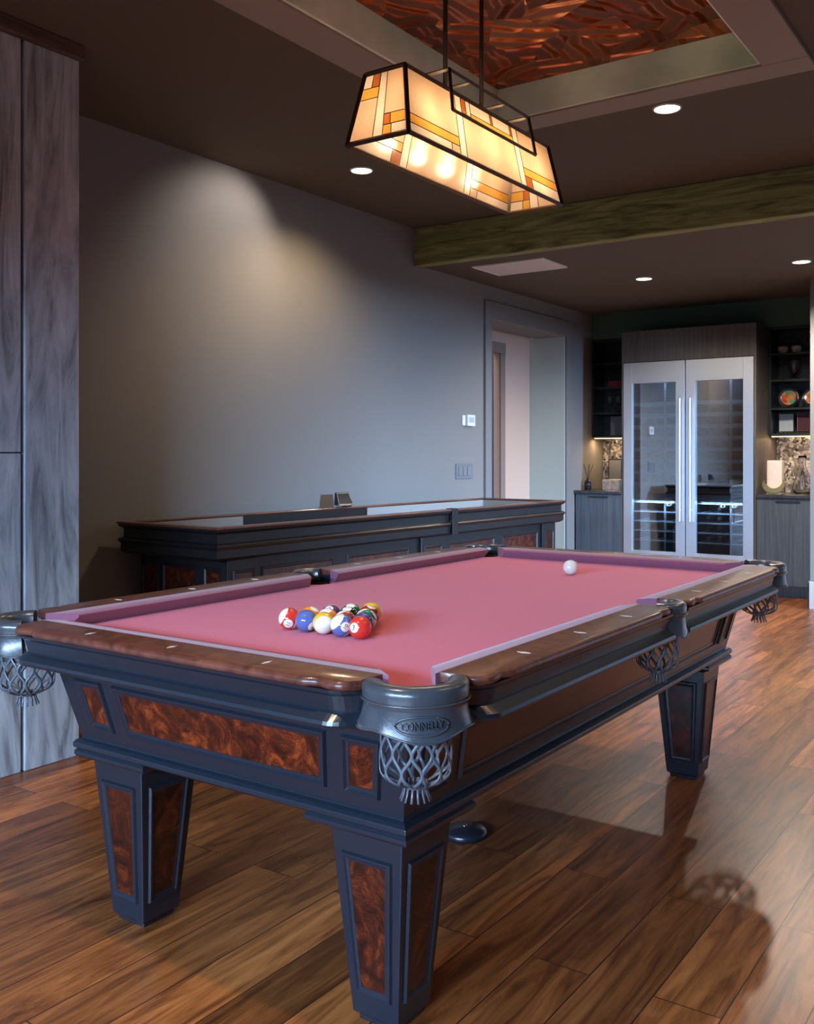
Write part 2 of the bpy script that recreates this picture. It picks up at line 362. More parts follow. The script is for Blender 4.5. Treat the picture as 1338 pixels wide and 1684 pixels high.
def thing(name, label, cat, loc=(0, 0, 0), rz=0, group=None):
    o = bpy.data.objects.new(name, None); COL.objects.link(o); o.location = loc; o.rotation_euler = (0, 0, rz); o.empty_display_size = .1
    return tag(o, label, cat, group)
def copy_tree(o, parent=None):
    c = o.copy(); COL.objects.link(c)
    if parent: c.parent = parent
    for ch in list(o.children): copy_tree(ch, c)
    return c
def text_mesh(txt, size, depth=0.001, align='CENTER'):
    cu = bpy.data.curves.new('txt', 'FONT'); cu.body = txt; cu.size = size; cu.extrude = depth; cu.align_x = align; cu.align_y = 'CENTER'; cu.resolution_u = 3
    to = bpy.data.objects.new('txt', cu); COL.objects.link(to)
    dg = bpy.context.evaluated_depsgraph_get(); dg.update()
    me = bpy.data.meshes.new_from_object(to.evaluated_get(dg)); bpy.data.objects.remove(to)
    return me
def mesh_obj(name, me, m, parent=None):
    me.name = name; me.materials.clear(); me.materials.append(m)
    o = bpy.data.objects.new(name, me); COL.objects.link(o)
    if parent: attach(o, parent)
    return o

# ------------------------------------------------------------------ ROOM
YW = 2.93; HF = 2.86; HB = 2.60; XB = 4.28; XBACK = 7.36; XN = -4.5; YR = -4.0
MB().box(XN-.1, 8.0, YR-.1, 4.6, -.1, 0).build('floor', M['floor'], kind='structure')
# left wall with doorway
w = MB(); w.box(.6, 5.355, YW, YW+.31, 0, HF+.2); w.box(5.355, 6.766, YW, YW+.31, 2.33, HF+.2); w.box(6.766, 7.8, YW, YW+.31, 0, HF+.2)
w.build('wall_left', M['wall'], kind='structure')
w = MB(); w.box(5.02, 5.257+.098, YW-.02, YW, 0, 2.33) if False else None
c = MB(); c.box(5.257, 5.355, YW-.022, YW, 0, 2.474); c.box(5.355, 6.766, YW-.022, YW, 2.33, 2.474); c.box(6.766, 6.86, YW-.022, YW, 0, 2.474)
c.build('trim_1', M['casing'], bevel=.004, kind='structure')
# hall lobby behind the doorway
MB().box(6.766, 6.80, YW+.31, YW+.34, 0, 2.5).box(4.6, 5.90, 3.30, 3.36, 0, 2.6).box(5.90, 6.17, 3.30, 3.36, 2.14, 2.6).box(6.17, 6.766, 3.30, 3.36, 0, 2.6).build('wall_hall', M['hall'], kind='structure')
MB().box(6.7665, 6.7665+.02, YW+.0, YW+.37, 0, 2.33).build('wall_return', M['jamb'], kind='structure')
MB().box(6.752, 6.766, YW+.002, YW+.37, 0, 2.328).build('trim_2', M['jamb'], kind='structure')
MB().box(4.6, 6.9, YW+.31, 3.40, 2.50, 2.6).build('ceiling_hall', M['hall'], kind='structure')
h = MB(); h.box(6.17, 6.255, 3.285, 3.30, 0, 2.14); h.box(5.80, 6.255, 3.28, 3.30, 2.14, 2.235); h.box(5.82, 5.90, 3.285, 3.30, 0, 2.14)
h.build('trim_3', M['halldoor'], bevel=.003, kind='structure')
d = MB(); d.box(5.90, 6.09, 3.42, 3.46, 0, 2.14, 0).box(6.09, 6.17, 3.38, 3.46, 0, 2.14, 1)
d.build('hall_opening', [M['dark'], M['halldoor']], kind='structure')  # black sheet stands in for the unlit opening, beside a brown reveal
# back wall
MB().box(XBACK+.30, XBACK+.4, -.2, YW+.02, 0, 2.9).build('wall_back', M['wall'], kind='structure')
MB().box(XBACK, XBACK+.30, .68, YW, 2.352, 2.9).build('trim_4', M['green'], kind='structure')
# return wall at the right edge of the view
MB().box(6.50, 7.76, YR, .685, 0, 2.7).build('wall_right', M['wall'], kind='structure')
MB().box(6.478, 6.50, YR, .70, 0, .215).box(6.478, 6.95, .685, .70, 0, .215).build('baseboard_right', M['base'], bevel=.003, kind='structure')
w = MB(); w.box(XN, 2.9, YR-.1, YR, 0, 3.2); w.box(6.3, 7.0, YR-.1, YR, 0, 3.2); w.box(2.9, 6.3, YR-.1, YR, 2.25, 3.2); w.box(2.9, 6.3, YR-.1, YR, 0, .04)
w.build('wall_side', M['wall_dark'], kind='structure')
f = MB()
for x in (2.9, 4.0, 5.15, 6.24): f.box(x, x+.06, YR-.08, YR-.02, .04, 2.25)
f.box(2.9, 6.3, YR-.08, YR-.02, .04, .12).box(2.9, 6.3, YR-.08, YR-.02, 2.17, 2.25)
f.build('window_2', M['shelf'], kind='structure')
# near wall (behind camera) with glass wall opening
w = MB(); w.box(XN-.1, XN, -4, -2.0, 0, 3.2); w.box(XN-.1, XN, 1.95, YW+.1, 0, 3.2); w.box(XN-.1, XN, -2.0, 1.95, 2.25, 3.2); w.box(XN-.1, XN, -2.0, 1.95, 0, .04)
w.build('wall_near', M['wall_dark'], kind='structure')
f = MB()
for y in (-2.0, -.70, .60, 1.89): f.box(XN-.08, XN-.02, y, y+.06, .04, 2.25)
f.box(XN-.08, XN-.02, -2.0, 1.95, .04, .12).box(XN-.08, XN-.02, -2.0, 1.95, 2.17, 2.25)
f.build('window_1', M['shelf'], kind='structure')
# left wall, front part, timber clad
w = MB(); w.box(XN, .6, 2.30, 2.42, 0, HF+.2); w.box(.58, .62, 2.42, YW+.3, 0, HF+.2)
w.build('wall_front', M['dark'], kind='structure')
t = MB(); x = .912; k = 0
for x0, x1 in ((.668, .912), (.40, .655), (.145, .388), (-.11, .133), (-.37, -.122), (-.62, -.382), (-.88, -.632), (-1.14, -.892), (-1.40, -1.152), (-1.66, -1.412), (-1.95, -1.672)):
    if k == 1: t.box(x0, x1, 2.262, 2.31, 0, 1.218); t.box(x0, x1, 2.262, 2.31, 1.222, 2.80)
    else: t.box(x0, x1, 2.258, 2.31, 0, 2.80)
    k += 1
t.box(.892, .912, 2.31, YW, 0, 2.80)
t.build('trim_5', M['timber'], bevel=.004, kind='structure')
MB().box(-1.95, .925, 2.235, 2.31, 2.80, HF).build('trim_6', M['timbertop'], bevel=.006, kind='structure')
# ceilings: high front ceiling with a tray, lower rear ceiling behind a timber faced step
TO = (-.55, 2.785, -.155, 1.49); TI = (-.38, 2.62, .03, 1.30)
def frame_plate(mb, o, i, z0, z1, mi=0):
    mb.box(o[0], i[0], o[2], o[3], z0, z1, mi); mb.box(i[1], o[1], o[2], o[3], z0, z1, mi)
    mb.box(i[0], i[1], o[2], i[2], z0, z1, mi); mb.box(i[0], i[1], i[3], o[3], z0, z1, mi)
c = MB(); frame_plate(c, (XN, XB, YR, YW+.3), TI, HF, HF+.12); c.build('ceiling', M['ceil'], kind='structure')
c = MB(); frame_plate(c, TO, TI, HF-.022, HF); c.build('trim_7', M['ceil_trim'], bevel=.004, kind='structure')
c = MB(); frame_plate(c, (TI[0]-.05, TI[1]+.05, TI[2]-.05, TI[3]+.05), (TI[0]+.012, TI[1]-.012, TI[2]+.012, TI[3]-.012), HF-.012, HF+.16); c.build('trim_8', M['tray'], bevel=.003, kind='structure')
MB().box(TI[0]-.05, TI[1]+.05, TI[2]-.05, TI[3]+.05, HF+.145, HF+.20).build('ceiling_copper', M['copper'], kind='structure')
MB().box(XB+.02, 7.8, YR, YW+.3, HB, HB+.3).build('ceiling_back', M['ceil'], kind='structure')
MB().box(XB-.03, XB+.06, YR, YW, HB-.015, HF).build('trim_9', M['beam'], bevel=.008, kind='structure')
# baseboard along the left wall
MB().box(.912, 5.257, YW-.016, YW, 0, .14).build('baseboard_left', M['casing'], bevel=.003, kind='structure')

# ------------------------------------------------------------------ recessed ceiling lights
def downlight(x, y, z, label, power, blend=.6, size=2.0, col=(1, .86, .72), aim=(0, 0, -1)):
    t = thing('recessed_downlight', label, 'ceiling light', (x, y, z), 0, 'round recessed lights in the dark ceiling')
    r = MB(); r.lathe([(.058, -.001), (.062, -.007), (.064, -.006), (.068, 0), (.068, .001), (.058, .001)], 32, cap=False)
    local(r.build('trim_ring', M['white'], smooth=True), t)
    l = MB(); l.lathe([(0.0001, -.004), (.058, -.003)], 32, cap=True)
    local(l.build('lens', M['lens']), t)
    L = bpy.data.lights.new('downlight', 'SPOT'); L.energy = power; L.spot_size = size; L.spot_blend = blend; L.color = col; L.shadow_soft_size = .03
    o = bpy.data.objects.new('downlight', L); COL.objects.link(o); o.parent = t; o.location = (0, 0, -.03); o.rotation_euler = Vector(aim).to_track_quat('-Z', 'Y').to_euler()
    return t
M['lens'] = pbr('lit_lens', (1, .95, .9), .5, emit=(1, .9, .78), es=14)
downlight(2.93, .55, HF, 'recessed downlight beside the copper tray, largest and brightest in the dark ceiling', 62)
downlight(2.90, 2.36, HF, 'recessed downlight near the left wall, just left of the hanging lamp', 78, blend=.9, size=2.5, col=(1, .74, .46))
downlight(5.75, 1.76, HB, 'recessed downlight in the rear ceiling, in front of the steel wine cooler', 60, size=2.7)
downlight(5.75, .58, HB, 'recessed downlight in the rear ceiling at the right edge of the photo', 205, size=2.7)

# spots without fixtures: three continue the grid unseen, the last is added wall wash
for lx, ly, pw, sz, aim, lc in ((-.72, .55, 98, 1.7, (0, 0, -1), (1, .78, .55)), (2.93, -1.28, 42, 2.4, (0, 0, -1), (1, .80, .58)), (1.0, -1.28, 32, 2.2, (0, 0, -1), (1, .66, .36)), (2.55, 2.40, 24, 1.6, (-.16, .53, -.44), (1, .87, .78))):
    L = bpy.data.lights.new('fixtureless_spot', 'SPOT'); L.energy = pw; L.spot_size = sz; L.spot_blend = .8; L.color = lc; L.shadow_soft_size = .04
    o = bpy.data.objects.new('fixtureless_spot', L); COL.objects.link(o); o.location = (lx, ly, HF-.03); o.rotation_euler = Vector(aim).to_track_quat('-Z', 'Y').to_euler()

# ceiling return grille
g = thing('ceiling_grille', 'flat pale square air grille set in the dark rear ceiling', 'air vent', (4.76, 2.33, HB))
b = MB(); frame_plate(b, (-.20, .20, -.29, .29), (-.175, .175, -.265, .265), -.012, .0); local(b.build('grille_frame', M['grille'], bevel=.002), g)
b = MB()
for i in range(22): b.box(-.175+.016*i, -.175+.016*i+.011, -.265, .265, -.009, -.003)
local(b.build('grille_slats', M['grille']), g)

# ------------------------------------------------------------------ PENDANT LAMP
LX, LY = 1.1176, .559
lamp = thing('pendant_lamp', 'long stained glass pendant lamp with dark bronze frame hanging over the pool table', 'lamp', (LX, LY, 2.1))
zb, zt = 2.10, 2.305; bx, by = .475, .108; tx, ty = .438, .070
def lp(sx, sy, t): return (LX+sx*(bx+(tx-bx)*t), LY+sy*(by+(ty-by)*t), zb+(zt-zb)*t)
fr = MB()
for t in (0, 1):
    pts = [lp(-1, -1, t), lp(1, -1, t), lp(1, 1, t), lp(-1, 1, t)]
    for i in range(4): fr.tube([pts[i], pts[(i+1) % 4]], .008, 4)
for sx in (-1, 1):
    for sy in (-1, 1): fr.tube([lp(sx, sy, 0), lp(sx, sy, 1)], .0085, 4)
fr.box(LX-tx, LX+tx, LY-.008, LY+.008, zt-.006, zt+.006)
fr.build('shade_frame', M['bronze'], lamp)
# stained glass faces: (u0,u1,v0,v1,material) pieces; u along the face 0..1, v bottom..top
G = {'c': 'gl_cream', 'a': 'gl_amber', 'r': 'gl_rust', 'w': 'gl_white'}
long_face = [(0, .29, .30, 1, 'c'), (0, .29, .16, .30, 'a'), (0, .24, 0, .16, 'w'), (.24, .29, 0, .16, 'c'), (.29, .33, 0, 1, 'w'),
             (.33, .69, 0, .68, 'c'), (.33, .36, .74, 1, 'r'), (.36, .39, .74, 1, 'w'), (.33, .39, .68, .74, 'r'), (.39, .69, .68, .80, 'a'),
             (.39, .53, .80, 1, 'w'), (.53, .545, .80, 1, 'r'), (.545, .675, .80, 1, 'w'), (.675, .69, .80, 1, 'r'), (.69, .73, 0, 1, 'w'),
             (.73, 1, .36, 1, 'c'), (.73, 1, .22, .36, 'a'), (.73, .78, 0, .22, 'r'), (.78, 1, 0, .22, 'w')]
end_face = [(0, .42, 0, .62, 'c'), (0, .42, .62, .78, 'a'), (0, .24, .78, 1, 'w'), (.24, .42, .78, 1, 'r'), (.42, .58, 0, 1, 'w'),
            (.58, 1, .34, 1, 'c'), (.58, .70, .18, .34, 'r'), (.70, 1, .18, .34, 'a'), (.58, .72, 0, .18, 'a'), (.72, 1, 0, .18, 'w')]
def glass_face(A, B, Cc, D, pieces, n):
    """A,B bottom corners, Cc,D top corners above B,A"""
    A, B, Cc, D = map(Vector, (A, B, Cc, D)); out = (B-A).cross(D-A).normalized()
    P = lambda u, v: (A*(1-u)+B*u)*(1-v)+(D*(1-u)+Cc*u)*v
    g = MB(); cm = MB()
    for (u0, u1, v0, v1, k) in pieces:
        q = [P(u0, v0), P(u1, v0), P(u1, v1), P(u0, v1)]
        g.add(q, [(0, 1, 2, 3)], 'carw'.index(k))
        for i in range(4):
            a, b = q[i], q[(i+1) % 4]
            if (b-a).length > .004: cm.tube([a, b], .0014, 4)
    o = g.build('glass_panel', [M[G[k]] for k in 'carw'], lamp)
    cm.build('lead_lines', M['lead'], o)
glass_face(lp(-1, -1, 0), lp(1, -1, 0), lp(1, -1, 1), lp(-1, -1, 1), long_face, 0)
glass_face(lp(1, 1, 0), lp(-1, 1, 0), lp(-1, 1, 1), lp(1, 1, 1), long_face, 0)
glass_face(lp(-1, 1, 0), lp(-1, -1, 0), lp(-1, -1, 1), lp(-1, 1, 1), end_face, 0)
glass_face(lp(1, -1, 0), lp(1, 1, 0), lp(1, 1, 1), lp(1, -1, 1), end_face, 0)
# saddle frame that carries the shade
fx0, fx1, fy, f0, f1 = LX-.245, LX+.25, .094, 2.228, 2.350
sd = MB()
for s in (-1, 1):
    q = [(fx0, LY+s*fy, f1), (fx1, LY+s*fy, f1), (fx1+.03, LY+s*(fy+.012), f0), (fx0-.0, LY+s*(fy+.012), f0)]
    for i in range(4): sd.tube([q[i], q[(i+1) % 4]], .006, 4)
for x in (fx0, fx1): sd.tube([(x, LY-fy, f1), (x, LY+fy, f1)], .006, 4)
for x in (LX-.12, LX+.10): sd.tube([(x, LY-fy, f1), (x, LY+fy, f1)], .005, 4)
sd.build('saddle_frame', M['bronze'], lamp)
for x in (LX-.12, LX+.10):
    MB().tube([(x, LY, zt), (x, LY, HF+.145)], .0075, 10).build('hanging_rod', M['bronze'], lamp, smooth=True)
MB().box(LX-.17, LX+.17, LY-.04, LY+.04, HF+.12, HF+.146).build('ceiling_canopy', M['bronze'], lamp, bevel=.004)
M['bulb'] = pbr('lit_bulb', (1, .9, .7), .4, emit=(1, .74, .38), es=60)
for i, x in enumerate((-.34, -.17, 0, .17, .34)):
    b = MB(); b.lathe([(.0001, -.038), (.012, -.034), (.019, -.02), (.020, -.005), (.014, .012), (.009, .024)], 14, (LX+x, LY, 2.215)); b.build('bulb', M['bulb'], lamp, smooth=True)
    b = MB(); b.lathe([(.012, .02), (.013, .024), (.013, .065), (.006, .075), (.006, .092)], 12, (LX+x, LY, 2.215)); b.build('bulb_socket', M['bronze'], lamp)
    L = bpy.data.lights.new('bulb_light', 'POINT'); L.energy = 2.2; L.color = (1, .76, .52); L.shadow_soft_size = .024
    o = bpy.data.objects.new('bulb_light', L); COL.objects.link(o); o.location = (LX+x, LY, 2.165); attach(o, lamp)

# ------------------------------------------------------------------ POOL TABLE
TW, TL = 1.1176, 2.2352; ZR = .794; ZC = .754; CX, CY = TL/2, TW/2
pt = thing('pool_table', 'black pool table with red cloth, burl inlays and leather net pockets', 'pool table', (CX, CY, 0))
# bed of cloth with pocket cut-outs
def arc(cx, cy, r, a0, a1, n=10): return [(cx+r*math.cos(a0+(a1-a0)*i/n), cy+r*math.sin(a0+(a1-a0)*i/n)) for i in range(n+1)]
bed = []
e = .05; cr = .060
bed += arc(-.035, -.035, cr, math.radians(90), math.radians(0), 10)
bed += arc(CX, -.062, .052, math.radians(165), math.radians(15), 10)
bed += arc(TL+.035, -.035, cr, math.radians(180), math.radians(90), 10)
bed += arc(TL+.035, TW+.035, cr, math.radians(270), math.radians(180), 10)
bed += arc(CX, TW+.062, .052, math.radians(-15), math.radians(-165), 10)
bed += arc(-.035, TW+.035, cr, math.radians(0), math.radians(-90), 10)
# ends of the arcs meet the straight sides under the cushions
MB().prism(bed, ZC-.028, ZC).build('playing_cloth', M['cloth'], pt)
# cabinet: sloping skirt swept round with mitred corners
def sweep_rect(prof, name, m, parent, bevel=0, mi=None):
    rings = [[(-o, -o, z), (TL+o, -o, z), (TL+o, TW+o, z), (-o, TW+o, z)] for o, z in prof]
    b = MB()
    n = len(rings)
    vs = [p for r in rings for p in r]; fs = [(k*4+i, k*4+(i+1) % 4, (k+1)*4+(i+1) % 4, (k+1)*4+i) for k in range(n-1) for i in range(4)]
    b.add(vs, fs); return b.build(name, m, parent, bevel)
EO = lambda z: -.050+(z-.47)*.24           # offset of the skirt face at height z
cab = sweep_rect([(-.12, .735), (-.01, .735), (-.01, .70), (EO(.665), .665), (EO(.478), .478), (-.038, .474), (-.031, .467), (-.031, .456), (-.040, .449), (-.10, .447)], 'cabinet', M['black'], pt, .0015)
# raised mouldings + veneer on the skirt. side: 0 near,1 right,2 far,3 left; (s0,s1 at top; t0,t1 at bottom)
def on_side(side, s, z, off):
    o = EO(z)+off
    if side == 0: return (-o, s, z)
    if side == 2: return (TL+o, s, z)
    if side == 1: return (s, -o, z)
    return (s, TW+o, z)
def panel(q, nrm, parent, w=.014, h=.007, inset=.004, veneer='burl'):
    """q: 4 corners of the outer edge of a moulding frame, counter-clockwise from outside"""
    q = [Vector(p) for p in q]; c = sum(q, Vector())/4; nrm = Vector(nrm)
    def shrink(a):
        out = []
        for i in range(4):
            p = q[i]; e1 = (q[(i+1) % 4]-p).normalized(); e0 = (q[i-1]-p).normalized()
            bis = (e1+e0).normalized(); s = a/max(.2, math.sin(math.acos(max(-1, min(1, e1.dot(e0))))/2))
            out.append(p+bis*s)
        return out
    prof = [(0, 0), (w*.18, h), (w*.42, h*1.05), (w*.62, h*.45), (w, h*.3), (w, -.002)]
    rings = [[p+nrm*hh for p in shrink(a)] for a, hh in prof]
    b = MB(); b.loft(rings, cap=False); b.build('panel_moulding', M['black'], parent)
    v = shrink(w*.9); MB().add([p+nrm*.0012 for p in v], [(0, 1, 2, 3)]).build('burl_panel', M[veneer], parent)
sl = .24
NR = [Vector((-1, 0, -sl)), Vector((0, -1, -sl)), Vector((1, 0, -sl)), Vector((0, 1, -sl))]
def skirt_panel(side, st0, st1, sb0, sb1, z1=.643, z0=.512, veneer='burl'):
    q = [on_side(side, sb0, z0, 0), on_side(side, sb1, z0, 0), on_side(side, st1, z1, 0), on_side(side, st0, z1, 0)]
    panel(q, NR[side].normalized(), cab, veneer=veneer, w=.020, h=.008)
for side, L in ((0, TW), (2, TW)):
    skirt_panel(side, .072, .175, .098, .196)
    skirt_panel(side, .216, L-.216, .238, L-.238)
    skirt_panel(side, L-.175, L-.072, L-.196, L-.098)
for side in (1, 3):
    L = TL
    skirt_panel(side, .072, .175, .098, .196)
    skirt_panel(side, .216, L-.216, .238, L-.238, veneer='brown')
    skirt_panel(side, L-.175, L-.072, L-.196, L-.098)
# legs
def make_leg(cx, cy, sx, sy):
    l = MB(); H = .432
    w1, w0 = .095, .060
    def sq(w, z): return [(cx-w, cy-w, z), (cx+w, cy-w, z), (cx+w, cy+w, z), (cx-w, cy+w, z)]
    rings = [sq(.050, 0), sq(.050, .012), sq(w0-.004, .014), sq(w0, .02), sq(w0+(w1-w0)*.99, H)]
    l.loft(rings)
    leg = l.build('leg', M['black'], pt, bevel=.0025)
    # cap plate with stepped moulding
    c = MB()
    ex = .045
    x0, x1 = (cx-w1-.033, cx+w1+ex) if sx < 0 else (cx-w1-ex, cx+w1+.033)
    y0, y1 = (cy-w1-.033, cy+w1+ex) if sy < 0 else (cy-w1-ex, cy+w1+.033)
    def rc(d, z): return [(x0+d, y0+d, z), (x1-d, y0+d, z), (x1-d, y1-d, z), (x0+d, y1-d, z)]
    c.loft([rc(.024, .420), rc(.016, .427), rc(.004, .430), rc(0, .436), rc(0, .444), rc(.006, .450), rc(.006, .452), rc(.018, .458)])
    c.build('leg_cap', M['black'], leg)
    W = lambda z: w0+(w1-w0)*(z-.02)/(H-.02)
    for d in range(4):
        ca, sa = [(-1, 0), (0, -1), (1, 0), (0, 1)][d]
        def pt3(s, z):
            w = W(z)
            if ca: return (cx+ca*w, cy+(-s if ca < 0 else s)*w, z)
            return (cx+(s if sa < 0 else -s)*w, cy+sa*w, z)
        tz, bz = .372, .064
        q = [pt3(-.74, bz), pt3(.74, bz), pt3(.74, tz), pt3(-.74, tz)]
        k = (w1-w0)/(H-.02); n = Vector((ca, sa, -k)).normalized()
        panel(q, n, leg, w=.018, h=.006, veneer='burl_shaded')
for sx, sy in ((-1, -1), (-1, 1), (1, -1), (1, 1)):
    make_leg(CX+sx*(CX-.163), CY+sy*(CY-.160), sx, sy)

# rails: black fascia, mahogany top, cushion, pearl inlays
def rail(a, b, side, inlays, ca, cb):
    """runs from a to b along side; ca/cb: 'c' corner or 's' side pocket at each end"""
    def P(s, o, z):
        return {0: (-o, s, z), 1: (s, -o, z), 2: (TL+o, s, z), 3: (s, TW+o, z)}[side]
    prof = [(.055, .775), (.149, .775), (.147, .768), (.139, .762), (.132, .734), (.134, .731), (.152, .717), (.154, .710), (.151, .704), (.120, .698), (.075, .688), (.035, .676), (.010, .670), (-.004, .668), (-.004, .735), (.055, .74)]
    def tuck(d, corner): return 1-.31*(max(0, 1-d/.06))**2 if corner else 1
    secs = []
    for s in [a+.010*i for i in range(7)]+[b-.010*i for i in range(6, -1, -1)]:
        k = min(tuck(s-a, ca == 'c'), tuck(b-s, cb == 'c')); secs.append([P(s, o*k if o > .1 else o, z) for o, z in prof])
    m = MB(); m.loft(secs)
    R = m.build('rail', M['black'], pt)
    # wooden top: outline with an ogee step near each pocket
    oe = lambda d: .155 if d > .105 else (.155-.011*math.sin(min(1, (.105-d)/.03)*PI/2)+(.006*math.sin(max(0, (.075-d)/.075)*PI) if d < .075 else 0)-(.024*(1-d/.03)**2 if d < .03 else 0))
    outl = []
    N = 60
    for i in range(N+1):
        s = a+(b-a)*i/N
        if i < 14: s = a+.12*i/14
        elif i > N-14: s = b-.12*(N-i)/14
        else: s = a+.12+(b-a-.24)*(i-14)/(N-28)
        outl.append((s, oe(min(s-a, b-s))))
    inner = [(b-(.0 if cb == 's' else -.0), .052), (a, .052)]
    poly = [(s, o) for s, o in outl]+[(b+(.006 if cb == 'c' else -.006), .052), (a-(.006 if ca == 'c' else -.006), .052)]
    w = MB(); n = len(poly)
    rings = [[P(s, o-.004 if o > .1 else o, .7755) for s, o in poly], [P(s, o, .779) for s, o in poly], [P(s, o, .786) for s, o in poly], [P(s, o-.004 if o > .1 else o, .7925) for s, o in poly], [P(s, o-.011 if o > .1 else o, ZR) for s, o in poly]]
    w.loft(rings); w.build('rail_top', M['railwood'], R, smooth=True, auto=50)
    # cushion
    ea = .020 if ca == 'c' else .0; eb = .020 if cb == 'c' else .0
    na = .078 if ca == 'c' else .012; nb = .078 if cb == 'c' else .012
    def ring(s_back, s_nose): return [P(s_back, .054, ZC), P(s_back, .054, ZR), P(s_back+(s_nose-s_back)*.5, .030, ZR-.0005), P(s_back+(s_nose-s_back)*.9, .006, ZR-.003), P(s_nose, .0, ZR-.007), P(s_nose, .001, ZR-.013), P(s_back+(s_nose-s_back)*.6, .022, ZC)]
    q0 = a-ea; q1 = b+eb
    m = MB(); rg = [ring(q0, a+na-.035+.0), ring(q0+.02, a+na-.02), ring(q0+.05, a+na+.01), ring(q1-.05, b-na-.01), ring(q1-.02, b-na+.02), ring(q1, b-na+.035)]
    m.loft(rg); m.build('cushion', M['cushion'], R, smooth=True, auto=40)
    for s in inlays:
        d = MB(); o = .100; a1, b1 = .0165, .0075
        if side in (0, 2): a1, b1 = .0165, .0058
        pts = [P(s, o-a1, ZR+.0006), P(s+b1, o, ZR+.0006), P(s, o+a1, ZR+.0006), P(s-b1, o, ZR+.0006)]
        lo = [(p[0], p[1], ZR-.001) for p in pts]
        d.loft([lo, pts]); d.build('sight_inlay', M['pearl'], R)
S8 = TL/8
for side in (0, 2): rail(.030, TW-.030, side, [S8, 2*S8, 3*S8], 'c', 'c')
for side in (1, 3):
    rail(.030, CX-.062, side, [S8, 2*S8, 3*S8], 'c', 's'); rail(CX+.062, TL-.030, side, [5*S8, 6*S8, 7*S8], 's', 'c')

# pockets
def pocket(c, ang, R0, span, net_r, emblem=False, net_off=.02):
    """c centre, ang outward direction, R0 outer radius, span half angle"""
    cx, cy = c
    def C(r, th, z): return (cx+r*math.cos(ang+th), cy+r*math.sin(ang+th), z)
    n = 28; T = [-span+2*span*i/n for i in range(n+1)]
    # leather covered iron
    secs = []
    for th in T:
        k = 1.0
        secs.append([C(r, th, z) for r, z in ((R0-.040, .758), (R0-.041, .784), (R0-.036, .795), (R0-.024, .799), (R0-.010, .798), (R0-.002, .792), (R0, .782), (R0-.001, .764), (R0-.004, .755))])
    m = MB(); m.loft(secs); body = m.build('pocket', M['leather'], pt, smooth=True, auto=60)
    # piping under the rim
    MB().tube([C(R0+.001, th, .7655) for th in T], .0022, 6).build('piping', M['leather'], body, smooth=True)
    # flap with scalloped lower edge
    def zb(th):
        t = abs(th)/span
        return .711-.010*math.cos(t*PI*1.5)*(1-t*.3)+(.004 if t > .97 else 0)+(-.004*math.sin(PI*min(1, max(0, (t-.6)/.4))))
    rows = 9; rin = []; 
    grid = []; grid2 = []
    for j in range(rows+1):
        v = j/rows; row = []; row2 = []
        for th in T:
            z = .764+(zb(th)-.764)*v
            t = abs(th)/span
            r = R0-.004+.006*v*v+.008*v*v*t*t
            row.append(C(r, th*(1+.03*v), z)); row2.append(C(r-.004, th*(1+.03*v), z))
        grid.append(row); grid2.append(row2)
    fm = MB(); fm.loft([g+list(reversed(h)) for g, h in zip(grid, grid2)], cap=True)
    flap = fm.build('pocket_flap', M['leather'], body, smooth=True, auto=60)
    edge = [tuple(a) for a in grid[-1]]
    MB().tube(edge, .0022, 6).build('flap_piping', M['leather'], body, smooth=True)
    if emblem:
        Rf = R0+.0005
        em = MB(); pts = []
        for i in range(40):
            a = 2*PI*i/40; s = .050*math.cos(a); z = .7325+.0165*math.sin(a)+s*.0
            v = (.764-z)/.06; pts.append(C(Rf-.002+.006*v*v, s/R0-.06, z))
        em.tube(pts, .0021, 6, closed=True); em.build('emblem_oval', M['leather'], body, smooth=True)
        me = text_mesh('CONNELLY', .0225, .0022)
        for vtx in me.vertices:
            x, y, z = vtx.co
            s = x*.66; zz = .7325+y*.9+s*.04; v = (.764-zz)/.06
            vtx.co = C(Rf-.0018+z+.006*v*v, s/R0-.06, zz)
        mesh_obj('emblem_lettering', me, M['leather'], body)
    # liner
    fc = (cx+net_off*math.cos(ang)*.0, cy)
    ln = MB(); ln.loft([[C(r, 2*PI*i/24, z) for i in range(24)] for r, z in ((net_r-.006, .752), (net_r-.004, .72), (net_r-.004, .688))], cap=False)
    ln.build('pocket_liner', M['leather'], body, smooth=True)
    # woven leather drop net: pairs of straps that meet and part again
    NS = 11; step = 2*PI/NS; nb = MB()
    z1, z0 = .705, .598
    def Rn(z):
        t = (z1-z)/(z1-z0)
        return net_r*(1+.05*math.sin(PI*min(1, t)))-(max(0, t-.72)/.28)**2.2*net_r*.62
    def nr(p): return (p[0]-cx, p[1]-cy, 0.0001)
    for i in range(NS):
        for sgn in (-1, 1):
            path = []
            for k in range(31):
                t = k/30; z = z1+(z0-z1)*t
                th = i*step+sgn*step*.25*(1-math.cos(t*PI*2.99)*1.0) - sgn*step*.25
                th = i*step + sgn*step*.25 - sgn*step*.25*math.cos(PI*2.0*t*1.5)
                path.append(C(Rn(z), th, z))
            nb.tube(path, .0038, 6, flat=.5, nrm=nr)
    net = nb.build('pocket_net', M['strap'], body, smooth=True)
    fg = MB()
    fg.lathe([(net_r*.36, 0), (net_r*.41, .004), (net_r*.36, .009)], 20, (cx, cy, .594), cap=False)
    for i in range(14):
        a = 2*PI*i/14
        fg.tube([C(net_r*.34, a, .604), C(net_r*.33, a, .594), C(net_r*.38, a, .582), C(net_r*.46, a, .570)], .0026, 5, flat=.5, nrm=nr)
    fg.build('net_fringe', M['strap'], body, smooth=True)
DG = math.radians
pocket((-.048, -.048), DG(225), .101, DG(93), .064, True)
pocket((TL+.048, -.048), DG(315), .101, DG(93), .064)
